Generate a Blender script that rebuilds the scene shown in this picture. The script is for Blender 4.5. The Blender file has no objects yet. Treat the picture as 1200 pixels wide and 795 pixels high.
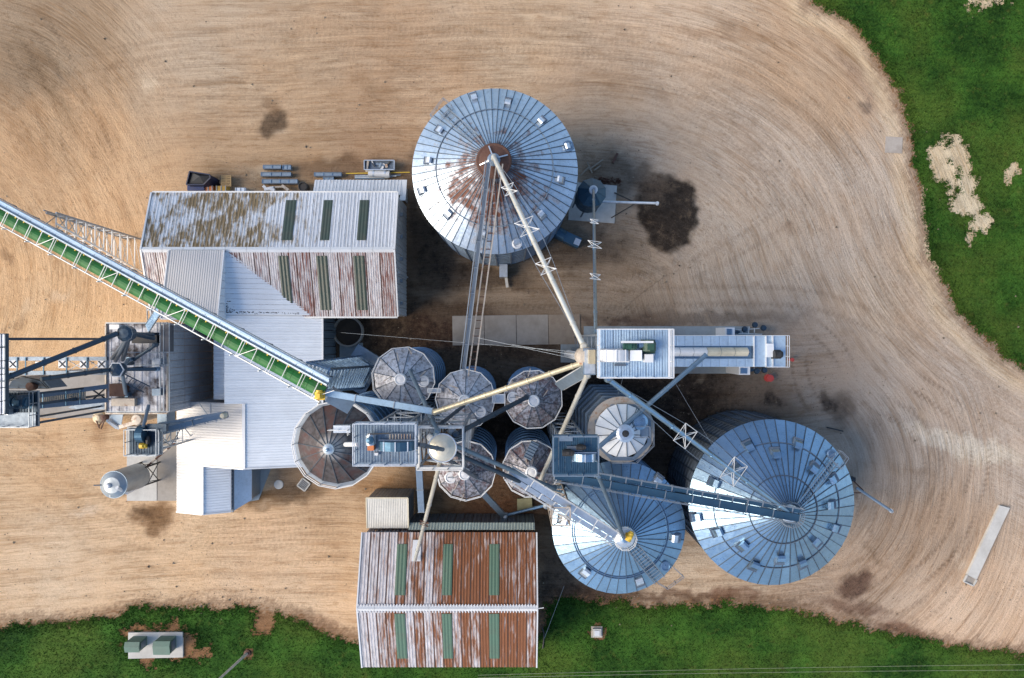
import bpy, math, random
import numpy as np
from mathutils import Vector, Matrix
random.seed(7)
R_ = math.radians
scene = bpy.context.scene
COL = scene.collection

# ---------------------------------------------------------------- camera, sky, sun
H = 88.0                                   # height of the drone
cam_d = bpy.data.cameras.new('camera'); cam = bpy.data.objects.new('camera', cam_d); COL.objects.link(cam)
cam.location = (0, 0, H); cam.rotation_euler = (0, 0, 0)
cam_d.sensor_width = 36; cam_d.lens = 24; cam_d.clip_end = 3000
scene.camera = cam
SUN_EL, SUN_AZ = R_(38), R_(256)          # compass azimuth, clockwise from north (+Y)
world = bpy.data.worlds.new('World'); scene.world = world; world.use_nodes = True
wn = world.node_tree.nodes; wl = world.node_tree.links
for n in list(wn): wn.remove(n)
sky = wn.new('ShaderNodeTexSky'); sky.sky_type = 'NISHITA'; sky.sun_disc = False
sky.sun_elevation = SUN_EL; sky.sun_rotation = SUN_AZ
sky.air_density = 1.1; sky.dust_density = 1.2; sky.ozone_density = 2.6
bg = wn.new('ShaderNodeBackground'); bg.inputs[1].default_value = 0.125
wo = wn.new('ShaderNodeOutputWorld'); wl.new(sky.outputs[0], bg.inputs[0]); wl.new(bg.outputs[0], wo.inputs[0])
sd = bpy.data.lights.new('sun', 'SUN'); sd.energy = 2.5; sd.angle = R_(42); sd.color = (1, .86, .68)
sun = bpy.data.objects.new('sun', sd); COL.objects.link(sun)
sdir = Vector((math.sin(SUN_AZ) * math.cos(SUN_EL), math.cos(SUN_AZ) * math.cos(SUN_EL), math.sin(SUN_EL)))
sun.rotation_euler = sdir.to_track_quat('Z', 'Y').to_euler(); sun.location = sdir * 200
scene.view_settings.view_transform = 'Standard'; scene.view_settings.look = 'None'
scene.view_settings.exposure = 0.88; scene.view_settings.gamma = 1

# ---------------------------------------------------------------- survey: photo coordinates -> place
S0 = 1.5 / 1200
def P(px, py, z=0.0):
    k = S0 * (H - z)
    return Vector(((px - 600) * k, -(py - 397.5) * k, z))

# ---------------------------------------------------------------- helpers
def mesh_obj(name, verts, faces, mat, parent=None, loc=None, smooth=False):
    me = bpy.data.meshes.new(name); me.from_pydata([tuple(v) for v in verts], [], faces)
    if mat: me.materials.append(mat)
    me.validate(); me.update()
    if smooth: me.polygons.foreach_set('use_smooth', [True] * len(me.polygons))
    o = bpy.data.objects.new(name, me); COL.objects.link(o)
    if parent: o.parent = parent
    if loc is not None: o.location = loc
    return o
def wloc(o):
    v = Vector((0, 0, 0))
    while o: v += o.location; o = o.parent
    return v
class MB:
    def __init__(s): s.v = []; s.f = []
    def add(s, vs, fs):
        n = len(s.v); s.v += [Vector(v) for v in vs]; s.f += [[i + n for i in f] for f in fs]; return s
    def box(s, x0, x1, y0, y1, z0, z1):
        return s.add([(x0,y0,z0),(x1,y0,z0),(x1,y1,z0),(x0,y1,z0),(x0,y0,z1),(x1,y0,z1),(x1,y1,z1),(x0,y1,z1)],
                     [[3,2,1,0],[4,5,6,7],[0,1,5,4],[1,2,6,5],[2,3,7,6],[3,0,4,7]])
    def beam(s, p, q, w=.1, h=.1, up=(0, 0, 1)):
        p, q = Vector(p), Vector(q); d = (q - p)
        if d.length < 1e-5: return s
        d.normalize(); up = Vector(up)
        sx = d.cross(up)
        if sx.length < 1e-3: sx = d.cross(Vector((1, 0, 0)))
        sx.normalize(); uy = sx.cross(d).normalized()
        a, b = sx * w / 2, uy * h / 2
        vs = [p - a - b, p + a - b, p + a + b, p - a + b, q - a - b, q + a - b, q + a + b, q - a + b]
        return s.add(vs, [[0,1,2,3],[7,6,5,4],[0,4,5,1],[1,5,6,2],[2,6,7,3],[3,7,4,0]])
    def tube(s, p, q, r, n=12, r2=None, caps=True):
        p, q = Vector(p), Vector(q); d = (q - p).normalized(); r2 = r if r2 is None else r2
        a = d.orthogonal().normalized(); b = d.cross(a)
        vs = []
        for c, rr in ((p, r), (q, r2)):
            for i in range(n):
                t = 2 * math.pi * i / n; vs.append(c + (a * math.cos(t) + b * math.sin(t)) * rr)
        fs = [[i, (i + 1) % n, n + (i + 1) % n, n + i] for i in range(n)]
        if caps: fs += [list(range(n))[::-1], list(range(n, 2 * n))]
        return s.add(vs, fs)
    def lathe(s, c, prof, n=24, a0=0):
        c = Vector(c); vs = []
        for r, z in prof:
            for i in range(n):
                t = a0 + 2 * math.pi * i / n; vs.append(c + Vector((r * math.cos(t), r * math.sin(t), z)))
        fs = []
        for j in range(len(prof) - 1):
            for i in range(n):
                fs.append([j*n+i, j*n+(i+1) % n, (j+1)*n+(i+1) % n, (j+1)*n+i])
        if prof[-1][0] > 1e-4: fs.append([(len(prof)-1)*n+i for i in range(n)])
        return s.add(vs, fs)
    def prism(s, pts, z0, z1):
        n = len(pts)
        if sum(pts[i][0]*pts[(i+1) % n][1]-pts[(i+1) % n][0]*pts[i][1] for i in range(n)) < 0: pts = pts[::-1]
        return s.add([(p[0], p[1], z0) for p in pts] + [(p[0], p[1], z1) for p in pts],
                     [list(range(n))[::-1], list(range(n, 2*n))] + [[i, (i+1) % n, n+(i+1) % n, n+i] for i in range(n)])
    def ring(s, c, r, w, h, n=32, a0=0):
        return s.lathe(c, [(r-w/2, 0), (r+w/2, 0), (r+w/2, h), (r-w/2, h), (r-w/2, 0)], n, a0)
    def build(s, name, mat, parent=None, smooth=False, label=None):
        off = wloc(parent) if parent else Vector((0, 0, 0))
        o = mesh_obj(name, [v - off for v in s.v], s.f, mat, parent, None, smooth)
        if label: o['label'] = label
        return o
def tag(o, label, cat, group=None):
    o['label'] = label; o['category'] = cat
    if group: o['group'] = group
    return o
def thing(name, label, cat, loc=(0, 0, 0), group=None):
    o = bpy.data.objects.new(name, None); o.empty_display_size = .5; COL.objects.link(o); o.location = loc
    return tag(o, label, cat, group)
def solo(name, mb, mat, label, cat, group=None, smooth=False):
    o = mb.build(name, mat, None, smooth); return tag(o, label, cat, group)
def dup(o, parent=None, **kw):
    c = o.copy(); COL.objects.link(c)
    if parent: c.parent = parent
    for k, v in kw.items(): setattr(c, k, v)
    return c
def lerp(a, b, t): return a + (b - a) * t

# ---------------------------------------------------------------- materials
def srgb(r, g, b):
    f = lambda c: (c / 255 / 12.92) if c / 255 < .04045 else ((c / 255 + .055) / 1.055) ** 2.4
    return (f(r), f(g), f(b), 1)
class NT:
    def __init__(s, name):
        s.m = bpy.data.materials.new(name); s.m.use_nodes = True; s.t = s.m.node_tree
        for n in list(s.t.nodes): s.t.nodes.remove(n)
        s.b = s.n('ShaderNodeBsdfPrincipled'); s.o = s.n('ShaderNodeOutputMaterial'); s.l(s.b.outputs[0], s.o.inputs[0])
        s._pos = None
    def n(s, t, **kw):
        x = s.t.nodes.new(t)
        for k, v in kw.items(): setattr(x, k, v)
        return x
    def l(s, a, b): s.t.links.new(a, b)
    def sv(s, sock, v):
        if hasattr(v, 'is_output') or isinstance(v, bpy.types.NodeSocket): s.l(v, sock)
        else: sock.default_value = v
    def pos(s):
        if not s._pos: s._pos = s.n('ShaderNodeNewGeometry').outputs['Position']
        return s._pos
    def mapv(s, v, scale=(1, 1, 1), rot=(0, 0, 0)):
        m = s.n('ShaderNodeMapping'); s.l(v, m.inputs[0]); m.inputs['Scale'].default_value = scale; m.inputs['Rotation'].default_value = rot
        return m.outputs[0]
    def noise(s, v, scale=1, detail=4, rough=.6, out=0, dist=0):
        x = s.n('ShaderNodeTexNoise'); s.l(v, x.inputs['Vector']); x.inputs['Scale'].default_value = scale
        x.inputs['Detail'].default_value = detail; x.inputs['Roughness'].default_value = rough; x.inputs['Distortion'].default_value = dist
        return x.outputs[out]
    def ramp(s, f, a, b, lo=0., hi=1.):
        m = s.n('ShaderNodeMapRange'); s.l(f, m.inputs[0])
        m.inputs[1].default_value = a; m.inputs[2].default_value = b; m.inputs[3].default_value = lo; m.inputs[4].default_value = hi
        return m.outputs[0]
    def math(s, op, a, b=0.):
        m = s.n('ShaderNodeMath', operation=op); s.sv(m.inputs[0], a); s.sv(m.inputs[1], b); return m.outputs[0]
    def mix(s, f, a, b, mode='MIX'):
        m = s.n('ShaderNodeMix', data_type='RGBA', blend_type=mode); s.sv(m.inputs[0], f)
        s.sv(m.inputs[6], a); s.sv(m.inputs[7], b); return m.outputs[2]
    def bump(s, h, strength=.3, dist=.05):
        b = s.n('ShaderNodeBump'); s.l(h, b.inputs['Height']); b.inputs['Strength'].default_value = strength; b.inputs['Distance'].default_value = dist
        s.l(b.outputs[0], s.b.inputs['Normal'])
    def rnd(s): return s.n('ShaderNodeObjectInfo').outputs['Random']
def c4(c): return tuple(c) + ((1,) if len(c) == 3 else ())
def metal(name, col, met=.7, rough=.4, var=.12, rust=0., rustcol=(.12, .045, .02), dirt=.3, dirtcol=(.10, .085, .065), axis=None, rough_var=.18, rscale=1.2, rustmask=None, alongscale=.25, rnd=.25, bump=.28, dlo=.5, dhi=.78, rustrnd=0.):
    t = NT(name); p = t.pos()
    st = (1, 1, 1)
    if axis == 'y': st = (3.2, alongscale, 1)
    if axis == 'x': st = (alongscale, 3.2, 1)
    pv = t.mapv(p, st)
    n1 = t.noise(pv, rscale, 6, .65); n2 = t.noise(p, .35, 3); n3 = t.noise(p, 7, 4, .7); n4 = t.noise(pv, rscale * 2.6, 5, .7)
    c = t.mix(t.ramp(n2, .3, .7), c4([x * (1 - var) for x in col]), c4([min(1, x * (1 + var)) for x in col]))
    c = t.mix(t.ramp(t.rnd(), 0, 1, 0, rnd), c, c4([x * .55 for x in col]))
    c = t.mix(t.ramp(n4, dlo, dhi, 0, dirt), c, c4(dirtcol))
    c = t.mix(t.ramp(n3, .55, .8, 0, dirt * .8), c, c4(dirtcol))
    rf = None
    if rust > 0:
        if rustrnd: n1 = t.math('ADD', n1, t.math('MULTIPLY', t.math('SUBTRACT', t.rnd(), .5), rustrnd))
        if rustmask: n1 = t.math('ADD', n1, t.math('MULTIPLY', t.math('SUBTRACT', rustmask(t, p), 1.), .42))
        rf = t.ramp(n1, .72 - rust * .5, .86 - rust * .42)
        rc = t.mix(n4, c4(rustcol), c4([min(1, x * 2.0) for x in rustcol]))
        c = t.mix(rf, c, rc)
    t.l(c, t.b.inputs['Base Color'])
    if rf is not None: t.l(t.ramp(rf, 0, 1, met, 0), t.b.inputs['Metallic'])
    else: t.b.inputs['Metallic'].default_value = met
    rr = t.ramp(t.noise(p, 2.2, 5, .7), .3, .7, rough - rough_var / 2, rough + rough_var / 2)
    if rf is not None: rr = t.math('ADD', rr, t.math('MULTIPLY', rf, .35))
    t.l(rr, t.b.inputs['Roughness'])
    if bump: t.bump(t.noise(p, 1.6, 3), bump, .06)
    return t.m
def plain(name, col, rough=.6, met=0., var=.2, dirt=.35, dirtcol=(.12, .09, .06), scale=3, emi=None):
    t = NT(name); p = t.pos(); n1 = t.noise(p, scale, 6, .65); n2 = t.noise(p, scale * .2, 4)
    c = t.mix(n1, c4([x * (1 - var) for x in col]), c4([min(1, x * (1 + var)) for x in col]))
    c = t.mix(t.ramp(n2, .45, .75, 0, dirt), c, c4(dirtcol))
    t.l(c, t.b.inputs['Base Color']); t.b.inputs['Roughness'].default_value = rough; t.b.inputs['Metallic'].default_value = met
    t.bump(n1, .25, .03)
    return t.m
GALV = metal('galvanised_steel', (.27, .40, .53), .88, .33, rnd=.4)
GALVN = metal('weathered_galvanised', (.55, .58, .62), .72, .40, rust=.16, dirt=.4)
SEAM = metal('dark_seam_steel', (.075, .10, .13), .5, .5, bump=0)  # darker steel for the ribs of the roof panels
def hubrust(cx, cy, r):
    def f(t, p):
        m = t.n('ShaderNodeVectorMath', operation='DISTANCE'); t.l(p, m.inputs[0]); m.inputs[1].default_value = (cx, cy, 17.5)
        return t.ramp(m.outputs['Value'], 2.2, r, 1, 0)
    return f
GALV_DK = metal('dark_galvanised_wall', (.16, .20, .25), .6, .45, rnd=.3)
GALV_MID = metal('blue_grey_steel', (.24, .31, .38), .6, .42)
STEEL_LT = metal('light_steel', (.62, .68, .74), .7, .38)
RAIL = metal('rail_steel', (.30, .34, .38), .6, .5, bump=0)
RAIL_LT = metal('pale_rail_steel', (.72, .72, .70), .2, .5, bump=0, dirt=.15)
NAVY = metal('dark_blue_steel', (.035, .065, .10), .4, .42)
PIPE_LT = metal('pale_spout_steel', (.62, .61, .55), .55, .4, dirt=.2)
PIPE_GOLD = metal('yellowed_spout_steel', (.60, .51, .34), .5, .4, dirt=.25)
PIPE_BL = metal('blue_grey_spout_steel', (.16, .24, .32), .6, .38)
SMALLR = metal('streaked_roof_steel', (.44, .43, .47), .45, .5, rust=.44, dirt=.85, rscale=1.1, dlo=.40, dhi=.60, rustrnd=.1, rustcol=(.09, .045, .045), dirtcol=(.05,.045,.045))
SMALLR_LT = metal('pale_bin_roof_steel', (.54, .55, .60), .5, .48, rust=.28, dirt=.7, rscale=1.1, dlo=.45, dhi=.64, rustcol=(.12,.08,.07), dirtcol=(.09,.085,.085))
DARKR = metal('sooty_rusted_roof_steel', (.105, .095, .10), .3, .5, rust=.50, dirt=.8, rscale=.7, dlo=.42, dhi=.6, rustrnd=.12, rustcol=(.055, .028, .025), dirtcol=(.035,.03,.03))
RUST = metal('rust', (.10, .045, .03), .1, .75, dirt=.3)
RUSTPALE = metal('rusty_pale_steel', (.50, .44, .37), .3, .55, rust=.35, rustcol=(.2, .09, .04))
WHITE = metal('white_painted_steel', (.66, .67, .68), .1, .38, var=.04, dirt=.12, rnd=.1, bump=.05)
WHITE_W = metal('sunlit_white_roof_steel', (.58, .56, .54), .05, .4, var=.03, dirt=.08, rnd=.08, axis='x', bump=.05)  # annex west slopes: warm sunlight tint painted into the white
WHITE_B = metal('cool_white_roof_steel', (.78, .81, .84), .08, .42, var=.05, dirt=.18, rnd=.1, axis='x', bump=.05)  # annex east slopes: cool shaded tint painted into the white; reused on other parts
def nw_mask(t, p):
    s = t.n('ShaderNodeSeparateXYZ'); t.l(p, s.inputs[0]); return t.math('MULTIPLY', t.ramp(s.outputs[0], -30, -20, 1, .3), t.ramp(t.noise(p, .33, 4, .6), .36, .52, .45, 1))
NWN = metal('mildewed_white_roof_steel', (.66, .68, .71), .25, .45, var=.05, rust=.80, rustcol=(.13, .095, .05), dirt=.55, dirtcol=(.2, .18, .12), axis='y', alongscale=.7, rustmask=nw_mask, rscale=.9)
NWS = metal('red_rust_streaked_roof_steel', (.66, .63, .63), .2, .5, var=.05, rust=.50, rustcol=(.14, .055, .04), dirt=.6, axis='y', alongscale=.07, rscale=1.7, rustrnd=.12, dlo=.44, dhi=.66)
def s_mask(t, p):
    s = t.n('ShaderNodeSeparateXYZ'); t.l(p, s.inputs[0])
    n = t.noise(p, .5, 4)
    return t.ramp(t.math('ADD', s.outputs[0], t.math('MULTIPLY', n, 9)), -13, -1, .36, 1)
SSH = metal('brown_rusted_roof_steel', (.60, .57, .58), .2, .5, var=.06, rust=.90, rustcol=(.125, .048, .020), dirt=.6, rustrnd=.22, dlo=.44, dhi=.68, axis='y', alongscale=.22, rustmask=s_mask, rscale=1.0)
SKYL = plain('green_fibreglass_skylight', (.045, .065, .048), .35, dirt=.35, scale=4)
SKYL2 = plain('pale_green_fibreglass_skylight', (.085, .15, .10), .35, dirt=.3, scale=4)
GREEN = plain('green_conveyor_cover', (.004, .115, .014), .6, dirt=.2, scale=2)
YELLOW = plain('yellow_paint', (.75, .50, .05), .45, dirt=.2)
ORANGE = plain('orange_paint', (.55, .17, .05), .5, dirt=.3)
REDP = plain('red_paint', (.45, .05, .04), .5)
BLACK = plain('black_rubber_and_soot', (.02, .022, .025), .6)
MOTORG = plain('dark_green_motor_paint', (.02, .07, .05), .45)
CONC = plain('weathered_concrete', (.30, .275, .245), .9, dirt=.45, scale=1.8)
CONC_LT = plain('pale_concrete', (.47, .46, .43), .9, dirt=.25, scale=2)
CONC_BL = plain('blue_grey_concrete', (.27, .31, .33), .85, dirt=.35, scale=2)
WOOD = plain('pallet_wood', (.42, .28, .13), .8, scale=6)
WOODP = plain('grey_pole_wood', (.50, .48, .44), .85, scale=6)
NAVYP = plain('navy_container_paint', (.012, .018, .05), .5)
TRAFO = plain('green_cabinet_paint', (.10, .17, .13), .5, dirt=.2)
SOIL = plain('dark_soil', (.06, .045, .035), .95)
PALEBLUE = metal('pale_blue_deck_steel', (.44, .58, .72), .35, .42, var=.06, dirt=.25, rnd=.15)
DKBLUE = metal('deep_blue_galvanised', (.05, .12, .19), .6, .45)
CREAMP = plain('cream_flat_panel', (.55, .50, .38), .7)

# ---------------------------------------------------------------- the ground: one sheet, dirt yard with its stains, wheel tracks and shade painted into the colour
_rs = np.random.RandomState(11)
_lat = [_rs.rand(256, 256) for _ in range(4)]
def vnoise(x, y, s, k=0):
    x = x / s + 37.3 * (k + 1); y = y / s + 91.7 * (k + 1)
    xi = np.floor(x).astype(int); yi = np.floor(y).astype(int); fx = x - xi; fy = y - yi
    fx = fx*fx*(3-2*fx); fy = fy*fy*(3-2*fy); L = _lat[k % 4]
    a = L[xi % 256, yi % 256]; b = L[(xi+1) % 256, yi % 256]; c = L[xi % 256, (yi+1) % 256]; d = L[(xi+1) % 256, (yi+1) % 256]
    return (a*(1-fx)+b*fx)*(1-fy)+(c*(1-fx)+d*fx)*fy
def fbm(x, y, s, o=4, k=0):
    r = 0; a = .5; t = 0
    for i in range(o): r = r + a*vnoise(x, y, s/(2**i), k+i); t += a; a *= .55
    return r/t
def sstep(a, b, x):
    t = np.clip((x-a)/(b-a), 0, 1); return t*t*(3-2*t)
def seg_field(X, Y, pts):
    best = np.full(X.shape, 1e9); U = np.zeros(X.shape); V = np.zeros(X.shape); acc = 0
    for (ax, ay), (bx, by) in zip(pts[:-1], pts[1:]):
        dx, dy = bx-ax, by-ay; L = math.hypot(dx, dy); ux, uy = dx/L, dy/L
        t = np.clip((X-ax)*ux+(Y-ay)*uy, 0, L); qx = ax+ux*t; qy = ay+uy*t
        d = np.hypot(X-qx, Y-qy); sg = np.sign((X-ax)*uy-(Y-ay)*ux); m = d < best
        best = np.where(m, d, best); U = np.where(m, acc+t, U); V = np.where(m, d*sg, V); acc += L
    return U, V, best
def smooth_path(pts, n=3):
    pts = [tuple(p) for p in pts]
    for _ in range(n):
        q = [pts[0]]
        for a, b in zip(pts[:-1], pts[1:]):
            q += [(a[0]*.75+b[0]*.25, a[1]*.75+b[1]*.25), (a[0]*.25+b[0]*.75, a[1]*.25+b[1]*.75)]
        q.append(pts[-1]); pts = q
    return pts
def in_poly(X, Y, poly):
    c = np.zeros(X.shape, bool); n = len(poly)
    for i in range(n):
        (x1, y1), (x2, y2) = poly[i], poly[(i+1) % n]
        cond = ((y1 > Y) != (y2 > Y)) & (X < (x2-x1)*(Y-y1)/((y2-y1) if y2 != y1 else 1e-9)+x1)
        c ^= cond
    return c
def poly_sd(X, Y, poly):
    _, _, d = seg_field(X, Y, poly + [poly[0]]); return np.where(in_poly(X, Y, poly), d, -d)
# edges of the grass, in photo coordinates (the ground lies at height 0)
NE_POLY = [(945,-60),(950,4),(975,12),(1000,28),(1018,48),(1036,78),(1052,105),(1060,135),(1068,165),(1073,200),(1080,240),(1086,270),(1088,300),(1100,318),(1112,340),(1120,362),(1140,385),(1165,408),(1200,432),(1290,480),(1700,600),(1700,-60)]
S_POLY = [(-300,738),(0,735),(80,728),(130,722),(160,714),(200,712),(240,711),(290,711),(330,722),(360,728),(390,745),(420,752),(480,760),(560,772),(625,765),(634,740),(642,715),(655,703),(690,700),(730,706),(790,708),(850,706),(920,712),(960,722),(1010,733),(1060,745),(1110,756),(1160,760),(1200,766),(1500,800),(1500,1100),(-300,1100)]
def gx(px): return (px-600)*.11
def gy(py): return -(py-397.5)*.11
fine = .21
ax_ = np.concatenate([[-1500,-700,-350,-180,-110], np.arange(-76, 76.01, fine), [110,180,350,700,1500]])
ay_ = np.concatenate([[-1500,-700,-350,-180,-90], np.arange(-54, 54.01, fine), [90,180,350,700,1500]])
NX, NY = len(ax_), len(ay_)
GX, GY = np.meshgrid(ax_, ay_); GX = GX.ravel(); GY = GY.ravel()
PXX = GX/.11+600; PYY = 397.5-GY/.11
WX = PXX+(fbm(GX, GY, 6, 4, 0)-.5)*46; WY = PYY+(fbm(GX, GY, 6, 4, 2)-.5)*46     # ragged photo coordinates for stain and painted shade edges
WX2 = PXX+(fbm(GX, GY, 1.6, 4, 1)-.5)*22; WY2 = PYY+(fbm(GX, GY, 1.6, 4, 3)-.5)*22
# broad colour zones of the dirt, blended; dark ones among the bins hold painted shade
zones = [(60,60,(152,130,104)),(60,170,(180,148,112)),(250,40,(176,155,130)),(330,110,(178,152,122)),(130,240,(196,160,120)),(60,330,(200,164,122)),(60,410,(202,166,122)),
         (600,40,(182,158,130)),(800,60,(188,165,140)),(950,90,(176,150,122)),(900,180,(180,163,145)),(1000,250,(178,162,145)),(1050,330,(184,164,142)),(780,150,(172,155,136)),
         (1100,450,(180,163,146)),(1180,520,(176,160,144)),(1020,520,(158,143,128)),(1100,620,(160,138,116)),(1150,720,(196,168,140)),(950,430,(158,142,126)),(600,335,(140,122,102)),
         (700,330,(140,124,106)),(850,340,(170,155,138)),(60,560,(196,164,126)),(60,650,(200,174,142)),(200,640,(202,172,136)),(350,650,(204,174,140)),(400,600,(184,154,120)),(300,700,(196,168,136)),
         (800,680,(186,164,138)),(1020,680,(168,146,124)),(700,660,(140,120,100)),(450,190,(160,130,100)),(500,120,(176,148,118)),(330,200,(168,140,108)),(700,120,(176,152,126)),
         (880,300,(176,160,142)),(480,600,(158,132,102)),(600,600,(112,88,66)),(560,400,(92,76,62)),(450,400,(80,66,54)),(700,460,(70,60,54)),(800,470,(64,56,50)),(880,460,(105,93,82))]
num = np.zeros((len(GX), 3)); den = np.zeros(len(GX))
for zx, zy, c in zones:
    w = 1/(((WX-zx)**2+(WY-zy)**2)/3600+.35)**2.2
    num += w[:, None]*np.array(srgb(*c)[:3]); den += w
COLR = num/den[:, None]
def blob(x, y, rx, ry, ang, c, s=1., soft=.5, rag=1):
    global COLR
    a, b = (WX2, WY2) if rag else (PXX, PYY)
    t = R_(ang); dx = a-x; dy = b-y; u = (dx*math.cos(t)+dy*math.sin(t))/rx; v = (-dx*math.sin(t)+dy*math.cos(t))/ry
    m = (1-sstep(1-soft, 1+soft*.3, np.hypot(u, v)))*s
    COLR = COLR*(1-m[:, None])+np.array(srgb(*c)[:3])*m[:, None]
DK = (56,48,41); DK2 = (98,83,69); BR = (118,86,60); RB = (92,60,42)  # dark blobs beside bins and sheds mix real stains with painted-in shade
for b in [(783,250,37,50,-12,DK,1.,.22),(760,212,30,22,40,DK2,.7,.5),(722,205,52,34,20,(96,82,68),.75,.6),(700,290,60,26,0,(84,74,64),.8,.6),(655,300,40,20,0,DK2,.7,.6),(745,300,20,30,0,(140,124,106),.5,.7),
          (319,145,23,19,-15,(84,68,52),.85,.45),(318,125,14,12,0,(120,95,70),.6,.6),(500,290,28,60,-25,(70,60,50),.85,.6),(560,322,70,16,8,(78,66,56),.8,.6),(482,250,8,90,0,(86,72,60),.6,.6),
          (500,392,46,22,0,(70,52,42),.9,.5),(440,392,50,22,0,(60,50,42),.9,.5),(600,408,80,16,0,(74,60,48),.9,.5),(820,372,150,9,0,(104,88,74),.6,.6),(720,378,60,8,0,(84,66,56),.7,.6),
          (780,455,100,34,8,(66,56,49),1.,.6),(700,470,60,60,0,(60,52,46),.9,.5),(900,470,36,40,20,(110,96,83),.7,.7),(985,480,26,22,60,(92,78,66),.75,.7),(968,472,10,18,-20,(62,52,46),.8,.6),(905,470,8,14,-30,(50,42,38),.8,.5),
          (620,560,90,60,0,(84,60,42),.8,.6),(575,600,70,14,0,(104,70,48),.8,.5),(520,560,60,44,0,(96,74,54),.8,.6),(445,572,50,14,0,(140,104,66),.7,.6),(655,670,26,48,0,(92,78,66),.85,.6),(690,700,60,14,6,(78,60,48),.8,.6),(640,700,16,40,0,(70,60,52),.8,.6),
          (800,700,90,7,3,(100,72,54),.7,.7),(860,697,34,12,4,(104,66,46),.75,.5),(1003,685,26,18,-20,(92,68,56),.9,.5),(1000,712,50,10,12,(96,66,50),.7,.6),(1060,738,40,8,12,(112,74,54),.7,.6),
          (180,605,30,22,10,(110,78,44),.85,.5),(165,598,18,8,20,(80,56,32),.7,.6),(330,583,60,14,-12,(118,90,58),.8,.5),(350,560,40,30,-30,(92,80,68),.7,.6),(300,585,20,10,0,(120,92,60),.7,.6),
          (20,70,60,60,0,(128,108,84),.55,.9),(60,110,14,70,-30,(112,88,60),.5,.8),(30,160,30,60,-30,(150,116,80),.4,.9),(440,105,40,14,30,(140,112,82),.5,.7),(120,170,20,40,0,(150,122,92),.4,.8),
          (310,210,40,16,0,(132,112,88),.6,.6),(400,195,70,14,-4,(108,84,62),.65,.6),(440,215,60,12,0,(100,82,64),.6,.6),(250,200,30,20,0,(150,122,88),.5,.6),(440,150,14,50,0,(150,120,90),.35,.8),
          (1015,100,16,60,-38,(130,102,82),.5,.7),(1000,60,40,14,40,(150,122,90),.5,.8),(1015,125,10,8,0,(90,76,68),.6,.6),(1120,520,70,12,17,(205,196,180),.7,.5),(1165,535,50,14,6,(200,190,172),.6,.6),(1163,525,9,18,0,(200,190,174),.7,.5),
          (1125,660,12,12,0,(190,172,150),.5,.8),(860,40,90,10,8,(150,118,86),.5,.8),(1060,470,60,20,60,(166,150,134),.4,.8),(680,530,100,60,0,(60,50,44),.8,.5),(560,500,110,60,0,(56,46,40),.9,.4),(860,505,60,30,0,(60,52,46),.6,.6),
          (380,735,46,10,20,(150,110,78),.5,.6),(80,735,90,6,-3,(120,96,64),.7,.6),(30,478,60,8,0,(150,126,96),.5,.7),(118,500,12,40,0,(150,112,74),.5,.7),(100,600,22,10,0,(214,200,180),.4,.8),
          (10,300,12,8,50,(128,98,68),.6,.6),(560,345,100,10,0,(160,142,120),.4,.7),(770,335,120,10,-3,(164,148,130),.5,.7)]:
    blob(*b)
for _ in range(90):                                      # small scuffs all over the yard
    px, py = _rs.uniform(-40, 1240), _rs.uniform(-30, 760); d = _rs.rand() < .6
    blob(px, py, _rs.uniform(6, 26), _rs.uniform(3, 9), _rs.uniform(-60, 60), (118,92,66) if d else (206,186,158), _rs.uniform(.15, .4), .9)
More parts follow.
